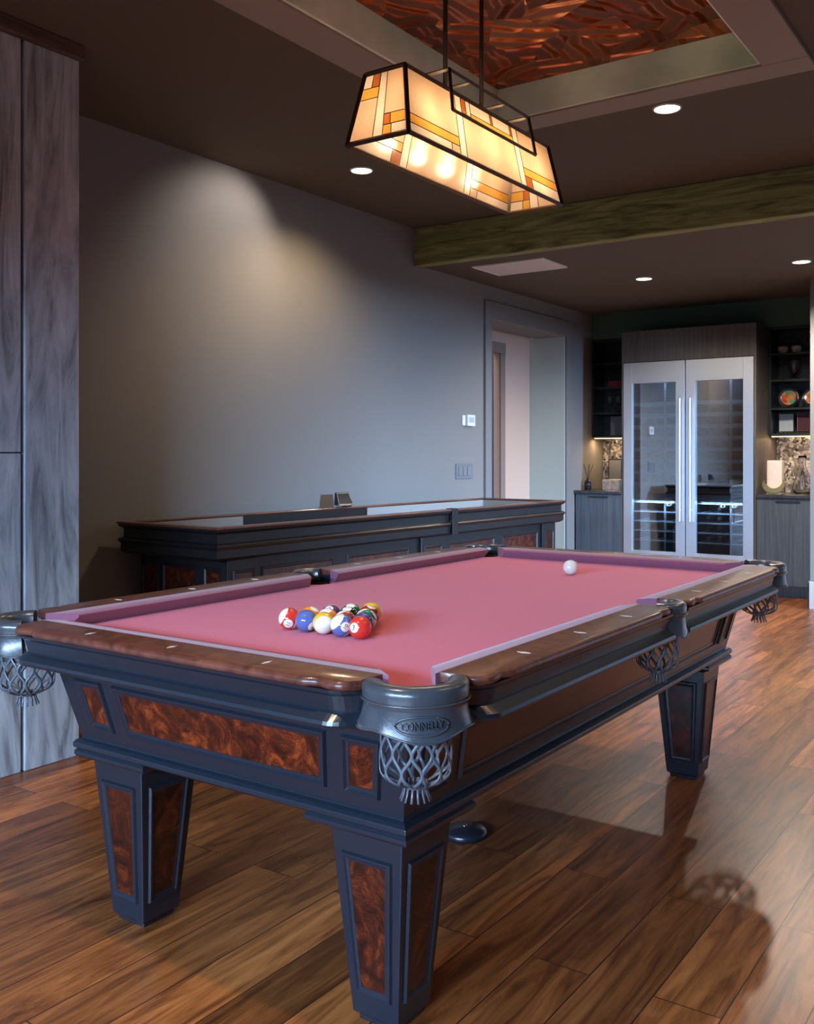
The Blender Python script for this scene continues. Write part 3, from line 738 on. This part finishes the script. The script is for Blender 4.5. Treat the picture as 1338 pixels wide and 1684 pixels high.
pocket((-.048, TW+.048), DG(135), .101, DG(93), .064)
pocket((TL+.048, TW+.048), DG(45), .101, DG(93), .064)
pocket((CX, -.080), DG(270), .080, DG(72), .056)
pocket((CX, TW+.080), DG(90), .080, DG(72), .056)

# balls
def ball_mat(name, col, stripe):
    m, nt, b, out = mat(name)
    tc = nt.nodes.new('ShaderNodeTexCoord'); nv = nt.nodes.new('ShaderNodeVectorMath'); nv.operation = 'NORMALIZE'; nt.links.new(tc.outputs['Object'], nv.inputs[0])
    sp = nt.nodes.new('ShaderNodeSeparateXYZ'); nt.links.new(nv.outputs[0], sp.inputs[0])
    ax = nt.nodes.new('ShaderNodeMath'); ax.operation = 'ABSOLUTE'; nt.links.new(sp.outputs[0], ax.inputs[0])
    gt = nt.nodes.new('ShaderNodeMath'); gt.operation = 'GREATER_THAN'; gt.inputs[1].default_value = .90; nt.links.new(ax.outputs[0], gt.inputs[0])
    fac = gt.outputs[0]
    if stripe:
        az = nt.nodes.new('ShaderNodeMath'); az.operation = 'ABSOLUTE'; nt.links.new(sp.outputs[2], az.inputs[0])
        g2 = nt.nodes.new('ShaderNodeMath'); g2.operation = 'GREATER_THAN'; g2.inputs[1].default_value = .55; nt.links.new(az.outputs[0], g2.inputs[0])
        mxx = nt.nodes.new('ShaderNodeMath'); mxx.operation = 'MAXIMUM'; nt.links.new(gt.outputs[0], mxx.inputs[0]); nt.links.new(g2.outputs[0], mxx.inputs[1]); fac = mxx.outputs[0]
    mx = nt.nodes.new('ShaderNodeMix'); mx.data_type = 'RGBA'; mx.inputs[6].default_value = (*col, 1); mx.inputs[7].default_value = (.86, .82, .70, 1)
    nt.links.new(fac, mx.inputs[0]); nt.links.new(mx.outputs[2], b.inputs['Base Color'])
    b.inputs['Roughness'].default_value = .12; b.inputs['Coat Weight'].default_value = .8; b.inputs['Coat Roughness'].default_value = .03
    return m
BR = .0286
def sphere_mesh(name):
    me = bpy.data.meshes.new(name); bm = bmesh.new(); bmesh.ops.create_uvsphere(bm, u_segments=40, v_segments=24, radius=BR); bm.to_mesh(me); bm.free()
    for p in me.polygons: p.use_smooth = True
    return me
sph = sphere_mesh('ball')
cols = {'yellow': (.85, .50, .04), 'blue': (.09, .15, .42), 'red': (.72, .04, .03), 'purple': (.10, .05, .22), 'orange': (.85, .30, .03), 'green': (.01, .20, .10), 'maroon': (.35, .03, .03), 'black': (.012, .012, .015)}
# row, place in row from the left, number, colour, rotation, label
to_cam = math.degrees(YAW)+180
BALLS = [
 (0, 0, 11, 'red', (60, 20, 215), 'red and white striped ball at the left corner of the rack'),
 (0, 1, 2, 'blue', (0, 25, 260), 'plain blue ball second from left in the front row of the rack'),
 (0, 2, 9, 'yellow', (80, 0, 130), 'mostly white ball with yellow stripe in the middle of the front row'),
 (0, 3, 10, 'blue', (50, 0, 240), 'blue and white striped ball second from right in the front row'),
 (0, 4, 3, 'red', (0, -8, 183), 'plain bright red ball at the right corner of the rack, nearest the camera'),
 (1, 0, 5, 'orange', (0, 60, 100), 'plain orange ball behind the left corner of the rack'),
 (1, 1, 13, 'orange', (30, 0, 220), 'orange striped ball behind the mostly white front ball'),
 (1, 2, 15, 'maroon', (35, 10, 150), 'dark red striped ball in the second row, behind the blue striped one'),
 (1, 3, 4, 'purple', (0, -5, 235), 'plain purple ball in the second row, behind the bright red one'),
 (2, 0, 12, 'purple', (20, -45, 200), 'purple striped ball in the middle left of the rack, white spot on top'),
 (2, 1, 8, 'black', (0, 70, 20), 'black ball in the centre of the rack, hidden by others'),
 (2, 2, 14, 'green', (30, 30, 120), 'green striped ball on the right edge of the rack, third row'),
 (3, 0, 6, 'green', (0, 70, 30), 'plain green ball on the far left edge of the rack'),
 (3, 1, 7, 'maroon', (0, 70, 100), 'plain dark red ball in the fourth row of the rack'),
 (4, 0, 1, 'yellow', (0, 60, 160), 'plain yellow ball at the far tip of the rack'),
]
for r, k, num, cn, rot, lab in BALLS:
    me = sph.copy(); me.materials.append(ball_mat('ball_'+cn+('_striped' if num > 8 else ''), cols[cn], num > 8))
    o = bpy.data.objects.new('billiard_ball', me); COL.objects.link(o)
    o.location = (.366+r*.0498, .638-.0585*k-.0293*r, ZC+BR+.0002); o.rotation_euler = [DG(a) for a in rot]
    tag(o, lab, 'ball', 'billiard balls racked in a triangle')
    tm = text_mesh(str(num), .017 if num < 10 else .014, .0004)
    for v in tm.vertices:
        x, y, z = v.co; p = Vector((BR, x, y)).normalized()*(BR+.0002+z*.3); v.co = p
    t = mesh_obj('ball_number', tm, M['screen']); t.parent = o
me = sph.copy(); cm = pbr('cue_ball_ivory', (.88, .87, .82), .15, coat=.8, coatr=.03); me.materials.append(cm)
o = bpy.data.objects.new('cue_ball', me); COL.objects.link(o); o.location = (1.838, .533, ZC+BR+.0002); tag(o, 'plain white cue ball alone near the far end of the red cloth', 'ball')

# small floor disc under the table
b = thing('floor_disc', 'small round black disc lying on the wood floor under the pool table', 'disc', (1.09, .545, 0))
local(MB().lathe([(.066, 0), (.070, .006), (.070, .016), (.062, .024), (.02, .030), (.0001, .031)], 32).build('disc_body', M['black'], smooth=True), b)
local(MB().lathe([(.006, .030), (.006, .034), (.0001, .036)], 12).build('disc_screw', M['chrome'], smooth=True), b)

# ------------------------------------------------------------------ SHUFFLEBOARD
sh = thing('shuffleboard_table', 'long black shuffleboard table with burl panels against the grey wall', 'shuffleboard', (1.575, 2.165, 0), -.036)
SLn, SW = 3.36, .73
def shb(b, name, m, parent=None, **k):
    o = b.build(name, m, None, **k); o.parent = parent or sh; return o
def rect_ring(x0, x1, y0, y1, d, z): return [(x0-d, y0-d, z), (x1+d, y0-d, z), (x1+d, y1+d, z), (x0-d, y1+d, z)]
# case: outer profile swept, inner well
prof = [(-.06, .722), (-.03, .722), (-.012, .735), (-.012, .772), (-.004, .782), (.0, .790), (-.006, .797), (-.022, .803), (-.022, .845), (-.004, .858), (-.002, .868)]
b = MB(); b.loft([rect_ring(0, SLn, 0, SW, d, z) for d, z in prof]+[rect_ring(0, SLn, 0, SW, -.045, .868), rect_ring(0, SLn, 0, SW, -.045, .74)], cap=True)
case = shb(b, 'case', M['ebony'])
b = MB(); frame_plate(b, (-.004, SLn+.004, -.004, SW+.004), (.047, SLn-.047, .047, SW-.047), .868, .880); shb(b, 'top_rail', M['tabrail'], bevel=.004)
shb(MB().box(.40, SLn-.40, .16, SW-.16, .745, .80), 'playfield', M['playwood'], bevel=.003)
for q in ((.046, .056, .046, SW-.046), (SLn-.056, SLn-.046, .046, SW-.046), (.046, .80, SW-.052, SW-.046), (1.9, SLn-.046, SW-.052, SW-.046)):
    shb(MB().box(*q, .745, .866), 'end_liner', M['liner'])
shb(MB().box(1.885, 1.945, -.008, .0, .722, .872).box(1.885, 1.945, -.008, .04, .868, .884), 'joint_block', M['ebony'], bevel=.002)
# base cabinet
b = MB(); b.box(.10, SLn-.09, .055, SW-.06, .0, .722); base = shb(b, 'base_cabinet', M['ebony'])
def sh_panel(x0, x1, z0=.50, z1=.665, y=.055, face='y'):
    nn = (0, -1, 0) if face == 'y' else (-1, 0, 0)
    if face == 'y': q = [(x0, y, z0), (x1, y, z0), (x1, y, z1), (x0, y, z1)]
    else: q = [(y, x1, z0), (y, x0, z0), (y, x0, z1), (y, x1, z1)]
    q = [Vector(p) for p in q]; nrm = Vector(nn); w, h = .016, .007
    def shrink(a):
        c = sum(q, Vector())/4; out = []
        for p in q:
            d = c-p
            out.append(p+Vector((math.copysign(a, d.x) if abs(d.x) > 1e-6 else 0, math.copysign(a, d.y) if abs(d.y) > 1e-6 else 0, math.copysign(a, d.z))))
        return out
    rings = [[p+nrm*hh for p in shrink(a)] for a, hh in [(0, 0), (w*.2, h), (w*.5, h), (w, h*.3), (w, -.001)]]
    bb = MB(); bb.loft(rings, cap=False); shb(bb, 'panel_moulding', M['ebony'], base)
    shb(MB().add([p+nrm*.001 for p in shrink(w*.9)], [(0, 1, 2, 3)]), 'burl_panel', M['burl_shaded'], base)
for x0, x1 in ((.10, .30), (1.62, 1.86), (3.08, 3.27)):
    shb(MB().box(x0, x1, .035, .06, 0, .722), 'pilaster', M['ebony'], base, bevel=.004)
    sh_panel(x0+.03, x1-.03, .45, .67, .035)
for x0, x1 in ((.335, .86), (.97, 1.52), (1.93, 2.46), (2.56, 3.04)): sh_panel(x0, x1, .45, .67)
for y0, y1 in ((.08, .20), (.25, .50), (.53, .66)): sh_panel(y0, y1, .42, .68, .10, 'x')
# score unit on its back rail
su = thing('score_display', 'small black score screen on a stand on the back rail of the shuffleboard', 'screen', (3.27, 2.785, .882), -.036)
b = MB(); b.hexa([(-.075, -.02, .012), (.075, -.02, .012), (.075, .02, .012), (-.075, .02, .012)], [(-.06, .015, .092), (.06, .015, .092), (.06, .028, .092), (-.06, .028, .092)])
local(b.build('screen_housing', M['black'], bevel=.003), su)
b = MB(); b.add([(-.062, -.0185, .022), (.062, -.0185, .022), (.052, .0105, .084), (-.052, .0105, .084)], [(0, 1, 2, 3)]); local(b.build('screen_glass', M['screen']), su)
local(MB().box(-.05, .05, -.02, .03, 0, .014).build('stand', M['chrome'], bevel=.002), su)

# ------------------------------------------------------------------ WALL PLATES
t = thing('thermostat', 'small white thermostat on the grey wall above the light switches', 'thermostat', (4.97, YW, 1.44))
local(MB().box(.0, .115, -.026, 0, 0, .09).build('thermostat_body', M['white'], bevel=.004), t)
local(MB().box(-.055, -.012, -.012, 0, .004, .084).build('sensor', M['white'], bevel=.003), t)
local(MB().box(.02, .095, -.0275, -.026, .028, .07).build('display', M['paleframe']), t)
t = thing('light_switch', 'grey three gang light switch plate beside the doorway', 'light switch', (4.95, YW, 1.085))
local(MB().box(-.125, .125, -.008, 0, -.06, .06).build('switch_plate', M['switch'], bevel=.003), t)
for i in range(3): local(MB().box(-.09+.066*i-.0, -.045+.066*i, -.013, -.008, -.035, .035).build('rocker', M['casing'], bevel=.002), t)

# ------------------------------------------------------------------ BAR: base cabinets, wine cooler, shelves
XF = 6.96
def base_cabinet(y0, y1, doors, label):
    t = thing('base_cabinet', label, 'cabinet', (XF, y0, 0))
    MB().box(XF+.02, XBACK+.28, y0, y1, .10, .845).box(XF+.07, XBACK+.28, y0, y1, 0, .10).build('cabinet_body', M['cabwood'], t)
    n = len(doors)-1
    for i in range(n):
        a, b = doors[i], doors[i+1]
        MB().box(XF, XF+.02, a+.002, b-.002, .105, .842).build('cabinet_door', M['cabwood'], t, bevel=.0015)
        MB().box(XF-.010, XF, (a+b)/2-.10, (a+b)/2+.10, .812, .822).build('door_pull', M['shelf'], t, bevel=.001)
base_cabinet(2.446, 2.915, (2.446, 2.915), 'dark grey wood base cabinet left of the steel wine cooler')
base_cabinet(.705, 1.222, (.705, 1.222), 'blue grey wood base cabinet right of the steel wine cooler')
tag(MB().box(XF-.015, XBACK+.28, 2.446, 2.925, .845, .875).build('countertop', M['counter'], bevel=.003), 'dark stone worktop left of the wine cooler, under the reed diffuser', 'countertop')
tag(MB().box(XF-.015, XBACK+.28, .702, 1.222, .845, .875).build('countertop', M['counter'], bevel=.003), 'dark stone worktop right of the wine cooler, under the glass decanter', 'countertop')
for y0, y1 in ((2.45, 2.925), (.705, 1.222)):
    MB().box(XBACK+.27, XBACK+.30, y0, y1, .875, 1.42).build('trim_10', M['mosaic'], kind='structure')
# tall surround
sr = thing('cooler_surround', 'tall grey wood surround panel framing the steel wine cooler', 'cabinet', (XF, 1.224, 0))
MB().box(XF, XBACK+.28, 1.224, 1.244, 0, 2.352).build('side_panel', M['cabtop'], sr)
MB().box(XF, XBACK+.28, 2.430, 2.446, 0, 2.352).build('side_panel', M['cabtop'], sr)
MB().box(XF+.002, XBACK+.28, 1.244, 2.430, 2.068, 2.352).build('top_panel', M['cabtop'], sr, bevel=.001)

wc = thing('wine_cooler', 'tall stainless steel double door wine cooler with glass doors', 'wine cooler', (XF, 1.246, 0))
b = MB(); b.box(XF+.055, XBACK+.25, 1.246, 1.262, .0, 2.064).box(XF+.055, XBACK+.25, 2.412, 2.428, .0, 2.064).box(XF+.055, XBACK+.25, 1.83, 1.852, .1, 2.06).box(XF+.055, XBACK+.25, 1.262, 2.412, 2.04, 2.064).box(XF+.055, XBACK+.25, 1.262, 2.412, 0, .12).box(XBACK+.23, XBACK+.25, 1.262, 2.412, .12, 2.04).box(XF+.08, XBACK+.23, 1.262, 2.412, .80, .86)
b.build('cooler_body', M['chillin'], wc)
for y0, y1, g0, g1, hy in ((1.848, 2.427, 1.932, 2.345, 1.884), (1.247, 1.838, 1.335, 1.752, 1.790)):
    z0, z1, w0, w1 = .10, 2.062, .335, 1.872
    d = MB(); d.box(XF-.005, XF+.05, y0, g0, z0, z1).box(XF-.005, XF+.05, g1, y1, z0, z1).box(XF-.005, XF+.05, g0, g1, z0, w0).box(XF-.005, XF+.05, g0, g1, w1, z1)
    dr = d.build('cooler_door', M['steel'], wc, bevel=.002)
    MB().box(XF+.016, XF+.022, g0, g1, w0, w1).build('door_glass', M['doorglass'], dr)
    h = MB(); h.tube([(XF-.045, hy, .62), (XF-.045, hy, 1.72)], .012, 12); h.tube([(XF-.045, hy, .72), (XF, hy, .72)], .007, 8); h.tube([(XF-.045, hy, 1.62), (XF, hy, 1.62)], .007, 8)
    h.build('door_handle', M['steel'], dr, smooth=True, auto=40)
    # wire shelves and interior light strips
    nsh = 0
    for zz in [.42+.088*i for i in range(5)]+[.93+.105*i for i in range(8)]:
        s = MB(); s.box(XF+.065, XF+.078, g0-.04, g1+.04, zz, zz+(.012 if zz < .9 else .032))
        for q in range(7): s.box(XF+.078, XF+.45, g0-.03+q*.075, g0-.024+q*.075, zz+.004, zz+.009)
        s.build('rack_shelf', M['rackmetal'], wc)
    s = MB(); s.box(XF+.10, XF+.115, g0+.13, g0+.145, .33, 2.03).build('rack_post', M['rackmetal'], wc)
MB().box(XF+.10, XF+.13, 1.28, 2.40, 2.028, 2.036).build('interior_light_strip', pbr('cooler_led', (1, 1, 1), .5, emit=(.65, .85, 1), es=60), wc)
MB().box(XF+.24, XF+.27, 1.28, 2.40, .794, .799).build('interior_light_strip', bpy.data.materials['cooler_led'], wc)

for ya in (1.54, 2.14):
    for za, e2 in ((2.02, 26), (.79, 4)):
        L = bpy.data.lights.new('cooler_light', 'AREA'); L.shape = 'RECTANGLE'; L.size = .05; L.size_y = .36; L.energy = e2; L.color = (.60, .80, 1)
        o = bpy.data.objects.new('cooler_light', L); COL.objects.link(o); o.location = (XF+.035, ya, za); o.rotation_euler = (0, DG(12), 0); attach(o, wc)
# bottles in the racks (things lying on the shelves)
bt = MB(); bt.lathe([(.0001, 0), (.036, .002), (.038, .01), (.038, .19), (.030, .215), (.015, .24), (.0145, .29), (.0001, .291)], 16)
def bottle(i, y, z, label):
    o = thing('wine_bottle', label, 'bottle', (XF+.42, y, z+.038), 0, 'wine bottles lying in the cooler')
    a = MB(); a.loft([[(-.0-zc, r*math.cos(2*PI*k/16), r*math.sin(2*PI*k/16)) for k in range(16)] for r, zc in ((.004, 0), (.036, .002), (.037, .01), (.037, .19), (.028, .215), (.015, .24), (.0145, .262))])
    local(a.build('bottle_glass', M['bottle'], smooth=True, auto=50), o)
    a = MB(); a.loft([[(-.0-zc, r*math.cos(2*PI*k/16), r*math.sin(2*PI*k/16)) for k in range(16)] for r, zc in ((.0152, .258), (.0155, .295), (.004, .296))])
    local(a.build('bottle_foil', M['foil'], smooth=True, auto=50), o)
    return o
proto = None
for dn, g0, g1 in (('left', 1.932, 2.345), ('right', 1.335, 1.752)):
    shelves = [.42+.088*i for i in range(4)]+[.93+.105*i for i in range(7)]
    for si, zz in enumerate(shelves):
        if dn == 'left' and si in (5, 8): continue
        for q in range(4):
            if random.random() < .25: continue
            y = g0+.045+q*.100
            lab = 'dark wine bottle lying in the lower racks of the %s cooler door' % dn if zz < .8 else 'dark wine bottle lying in the upper racks of the %s cooler door' % dn
            zz2 = zz+(.012 if zz < .9 else .022)
            if proto is None: proto = bottle(0, y, zz2, lab)
            else:
                c = copy_tree(proto); c.location = (XF+.42, y, zz2+.038); c['label'] = lab
                c['group'] = ('lower' if zz < .8 else 'upper')+' rack bottles behind the %s cooler door' % dn
proto['label'] = 'dark wine bottle lying in the lower racks of the left cooler door'; proto['group'] = 'lower rack bottles behind the left cooler door'

# open wall shelves either side
def shelf_unit(y0, y1, zs, label):
    t = thing('wall_shelf_unit', label, 'shelf', (XBACK, y0, 1.38))
    x0, x1 = XBACK, XBACK+.27
    MB().box(x0, x1, y0, y0+.018, 1.385, 2.352).box(x0, x1, y1-.018, y1, 1.385, 2.352).box(x0, x1, y0+.018, y1-.018, 2.325, 2.352).build('shelf_frame', M['shelf'], t, bevel=.001)
    MB().box(x1, x1+.02, y0, y1, 1.385, 2.352).build('back_panel', M['counter'], t)
    for z in zs: MB().box(x0, x1, y0+.018, y1-.018, z-.018, z).build('shelf_board', M['shelf'], t, bevel=.001)
    MB().box(x0+.02, x0+.035, y0+.02, y1-.02, 1.372, 1.378).build('led_strip', M['led'], t)
    for z in zs[1:]:
        MB().lathe([(.006, -.004), (.006, .0)], 10, (x0+.12, y1-.09, z-.0185)).build('puck_light', M['chrome'], t)
    L = bpy.data.lights.new('undershelf_light', 'AREA'); L.shape = 'RECTANGLE'; L.size = .02; L.size_y = y1-y0-.06; L.energy = 2.6; L.color = (1, .66, .34)
    o = bpy.data.objects.new('undershelf_light', L); COL.objects.link(o); o.location = (x0+.05, (y0+y1)/2, 1.366); attach(o, t)
ZS = (1.403, 1.630, 1.880, 2.118)
shelf_unit(2.45, 2.925, ZS, 'black open wall shelves left of the wine cooler')
shelf_unit(.705, 1.222, ZS, 'black open wall shelves right of the wine cooler')

# --- objects on the left shelves and counter
XS = XBACK+.10
t = thing('gift_box', 'flat dark red box with white emblem on the left shelves', 'box', (XS, 2.62, 1.8802))
local(MB().box(-.06, .10, -.13, .15, 0, .06).build('box_body', M['red'], bevel=.002), t)
lo = MB(); lo.loft([[(-.0608, -.012+.013*math.cos(a*PI/8), .032+.013*math.sin(a*PI/8)) for a in range(16)], [(-.062, -.012+.013*math.cos(a*PI/8), .032+.013*math.sin(a*PI/8)) for a in range(16)]])
local(lo.build('box_emblem', M['white']), t)
def wineglass(x, y, z, label, h=.17):
    t = thing('wine_glass', label, 'glass', (x, y, z), 0, 'stemmed glasses on the left shelves')
    s = h/.17
    local(MB().lathe([(.0001, .075*s), (.022, .082*s), (.033, .10*s), (.036, .125*s), (.030, .165*s), (.029, .17*s), (.0275, .165*s), (.0335, .125*s), (.030, .102*s), (.018, .086*s), (.0001, .08*s)], 20, cap=False).build('glass_bowl', M['crystal'], smooth=True), t)
    local(MB().lathe([(.030, 0), (.030, .002), (.004, .006*s), (.003, .04*s), (.004, .078*s)], 20).build('glass_stem', M['crystal'], smooth=True), t)
wineglass(XS, 2.78, 1.6302, 'stemmed glass on the left shelves, leftmost of three')
wineglass(XS, 2.69, 1.6302, 'stemmed glass on the left shelves, middle of three')
wineglass(XS-.02, 2.60, 1.6302, 'stemmed glass on the left shelves, nearest the wine cooler')
t = thing('picture_frame', 'pale small framed print on the lowest left shelf beside the cooler', 'picture', (XS+.04, 2.545, 1.4032))
local(MB().box(-.008, .008, -.05, .05, 0, .18).build('frame', M['shelf'], bevel=.001), t); local(MB().box(-.010, -.008, -.042, .042, .01, .17).build('print', M['paleframe']), t)
t = thing('slate_block', 'plain slate grey box standing on the lowest left shelf', 'box', (XS+.05, 2.70, 1.4032))
local(MB().box(-.03, .03, -.08, .08, 0, .19).build('box_body', M['switch'], bevel=.002), t)
t = thing('reed_diffuser', 'dark glass reed diffuser with sticks on the left worktop', 'diffuser', (7.12, 2.86, .8752))
local(MB().lathe([(.0001, 0), (.030, .001), (.033, .006), (.033, .075), (.026, .088), (.012, .096), (.012, .115), (.0001, .116)], 20).build('diffuser_bottle', M['screen'], smooth=True, auto=50), t)
for i, (a, b2) in enumerate(((-.03, -.035), (.02, -.045), (.045, 0), (-.04, .02), (.01, .05), (-.01, -.01))):
    local(MB().tube([(0, 0, .10), (a, b2, .245)], .0018, 5).build('reed', M['cord']), t)
t = thing('marble_tray_sink', 'veined marble bar sink block standing on the left worktop', 'sink', (7.28, 2.60, .8752))
local(MB().box(-.12, .12, -.12, .13, 0, .10).build('sink_body', M['marble'], bevel=.006), t)
t = thing('bar_faucet', 'chrome bar faucet behind the veined marble sink', 'faucet', (7.48, 2.60, .8752))
local(MB().lathe([(.022, 0), (.022, .01), (.016, .014), (.014, .22), (.018, .24), (.013, .26), (.0001, .265)], 16).build('faucet_body', M['chrome'], smooth=True, auto=40), t)
local(MB().tube([(0, 0, .22)]+[(-.055+.055*math.cos(a*PI/8), 0, .22+.055*math.sin(a*PI/8)) for a in range(9)]+[(-.11, 0, .18)], .008, 8).build('spout', M['chrome'], smooth=True), t)
local(MB().tube([(0, .0, .12), (0, .05, .14)], .005, 8).build('faucet_lever', M['chrome'], smooth=True), t)
t = thing('framed_panel', 'dark patterned framed panel leaning behind the marble sink', 'picture', (7.56, 2.76, .8752))
local(MB().box(-.01, .01, -.075, .075, 0, .30).build('frame', M['shelf'], bevel=.002), t); local(MB().box(-.012, -.010, -.062, .062, .015, .285).build('print', M['switch']), t)

# --- right shelves and counter
for y, n in ((1.125, 'left'), (1.01, 'right')):
    t = thing('stoneware_bowl', 'small pale round stoneware bowl on the top right shelf, %s of two' % n, 'bowl', (XS, y, 2.1182), 0, 'pair of bowls on the top right shelf')
    local(MB().lathe([(.0001, .004), (.022, .0), (.024, .004), (.044, .03), (.046, .05), (.040, .066), (.036, .064), (.042, .048), (.040, .03), (.0001, .012)], 24, cap=False).build('bowl_body', M['stoneware'], smooth=True), t)
t = thing('glass_vase', 'clear heart shaped glass vase on the right shelf under the bowls', 'vase', (XS, 1.03, 1.8802))
local(MB().lathe([(.0001, .002), (.035, 0), (.036, .006), (.010, .02), (.012, .04), (.045, .10), (.055, .15), (.048, .185), (.045, .183), (.051, .15), (.041, .10), (.008, .045), (.0001, .04)], 24, cap=False).build('vase_body', M['crystal'], smooth=True), t)
def plate(y, m, lab):
    t = thing('display_plate', lab, 'plate', (XS, y, 1.6302), 0, 'painted plates on the right shelves')
    c = (0, 0, .094); th = math.radians(12)
    def cir(r, x, n=32): return [(x*math.cos(th)+r*math.sin(2*PI*i/n)*math.sin(th)+.0, r*math.cos(2*PI*i/n), .093+r*math.sin(2*PI*i/n)*math.cos(th)) for i in range(n)]
    b = MB(); b.loft([cir(.09, .0), cir(.092, -.004), cir(.088, -.006), cir(.066, .002)], cap=False); b.loft([cir(.0001, .010), cir(.06, .008), cir(.09, .002)], cap=False); local(b.build('plate_rim', M['screen'], smooth=True), t)
    b = MB(); b.loft([cir(.067, .001), cir(.05, .005), cir(.0005, .006)], cap=False); local(b.build('plate_centre', m, smooth=True), t)
    b = MB(); b.tube([(-.03, -.04, .0), (.02, -.03, .002), (.05, -.03, .09)], .003, 6); b.tube([(-.03, .04, .0), (.02, .03, .002), (.05, .03, .09)], .003, 6); local(b.build('plate_stand', M['shelf']), t)
plate(1.075, M['plate1'], 'black rimmed plate painted red and green, standing on the right shelves')
plate(.868, M['plate2'], 'black rimmed plate painted orange at the right edge of the photo')
t = thing('picture_frame', 'pale blue small framed print on the lowest right shelf', 'picture', (XS+.06, 1.11, 1.4032))
local(MB().box(-.008, .008, -.068, .068, 0, .185).build('frame', M['shelf'], bevel=.001), t); local(MB().box(-.010, -.008, -.06, .06, .01, .175).build('print', M['paleframe']), t)
t = thing('dark_red_book', 'dark red book standing upright on the lowest right shelf', 'book', (XS+.03, .955, 1.4032))
local(MB().box(-.012, .012, -.052, .052, 0, .19).build('book_cover', M['maroon'], bevel=.002), t); local(MB().box(-.0100, .0125, -.048, .0535, .004, .186).build('book_pages', M['cream']), t)
t = thing('crystal_stopper_bottle', 'small cut crystal bottle with round stopper on the lowest right shelf', 'bottle', (XS-.02, .845, 1.4032))
local(MB().lathe([(.0001, 0), (.03, .001), (.034, .01), (.034, .07), (.014, .095), (.012, .12), (.0001, .121)], 12).build('bottle_body', M['crystal'], smooth=True, auto=30), t)
local(MB().lathe([(.008, .121), (.010, .13), (.022, .145), (.022, .155), (.010, .17), (.0001, .172)], 12).build('stopper', M['crystal'], smooth=True), t)
t = thing('serving_tray', 'low dark ornate tray on the lowest right shelf in front of the print', 'tray', (XBACK+.045, 1.0, 1.4032))
local(MB().box(-.03, .03, -.19, .16, 0, .006).build('tray_base', M['bronze'], bevel=.001), t)
b = MB()
for s in (-1, 1): b.tube([(s*.028, -.19+.35*i/40, .014+.005*math.sin(i*1.6)) for i in range(41)], .003, 6)
local(b.build('tray_rim', M['bronze'], smooth=True), t)
# boxed bottle in a gold crescent holder
t = thing('cream_gift_box', 'tall cream card box standing in a gold crescent holder on the right worktop', 'box', (7.16, 1.115, .8752))
local(MB().box(-.035, .035, -.064, .064, .02, .290).build('box_body', M['cream'], bevel=.003), t)
local(MB().box(-.036, -.035, -.016, .016, .175, .215).box(-.036, -.035, -.035, .035, .152, .156).build('box_emblem', M['grille']), t)
t = thing('crescent_holder', 'gold and black crescent shaped holder round the cream box', 'holder', (7.16, 1.115, .8752))
def cres(r0, r1, x0, x1, c0, c1):
    n = 28; o = []; i = []
    for k in range(n+1):
        a = PI*1.02+(PI*.96)*k/n
        o.append((r0*math.cos(a), .098+r0*math.sin(a))); 
        i.append((r1*math.cos(a)*1.0, .098+c1+r1*math.sin(a)))
    poly = o+list(reversed(i))
    b = MB(); b.loft([[(x0, p[0], p[1]) for p in poly], [(x1, p[0], p[1]) for p in poly]]); return b
local(cres(.097, .078, -.075, -.040, 0, .028).build('holder_front', M['gold']), t)
local(cres(.096, .090, -.040, .060, 0, .012).build('holder_back', M['screen']), t) if False else None
local(MB().box(-.07, .06, -.06, .06, 0, .008).build('holder_foot', M['cream'], bevel=.002), t)
t = thing('glass_decanter', 'tall pear shaped clear glass decanter on the right worktop', 'decanter', (7.22, .905, .8752))
local(MB().lathe([(.0001, .004), (.055, 0), (.075, .012), (.085, .05), (.070, .11), (.040, .19), (.026, .26), (.030, .30), (.036, .33), (.033, .33), (.027, .30), (.023, .26), (.037, .19), (.067, .11), (.081, .05), (.071, .016), (.0001, .010)], 28, cap=False).build('decanter_body', M['crystal'], smooth=True), t)
local(MB().lathe([(.0001, .02), (.014, .024), (.030, .06), (.022, .14), (.012, .20), (.0001, .205)], 16, cap=False).build('inner_bulb', M['crystal'], smooth=True), t)

# hidden hall lamp that warms the lobby behind the doorway
L = bpy.data.lights.new('hall_light', 'AREA'); L.shape = 'RECTANGLE'; L.size = .25; L.size_y = .6; L.energy = 18; L.color = (1, .72, .50)
o = bpy.data.objects.new('hall_light', L); COL.objects.link(o); o.location = (5.05, YW+.33, 2.45); o.rotation_euler = (0, DG(-50), 0)
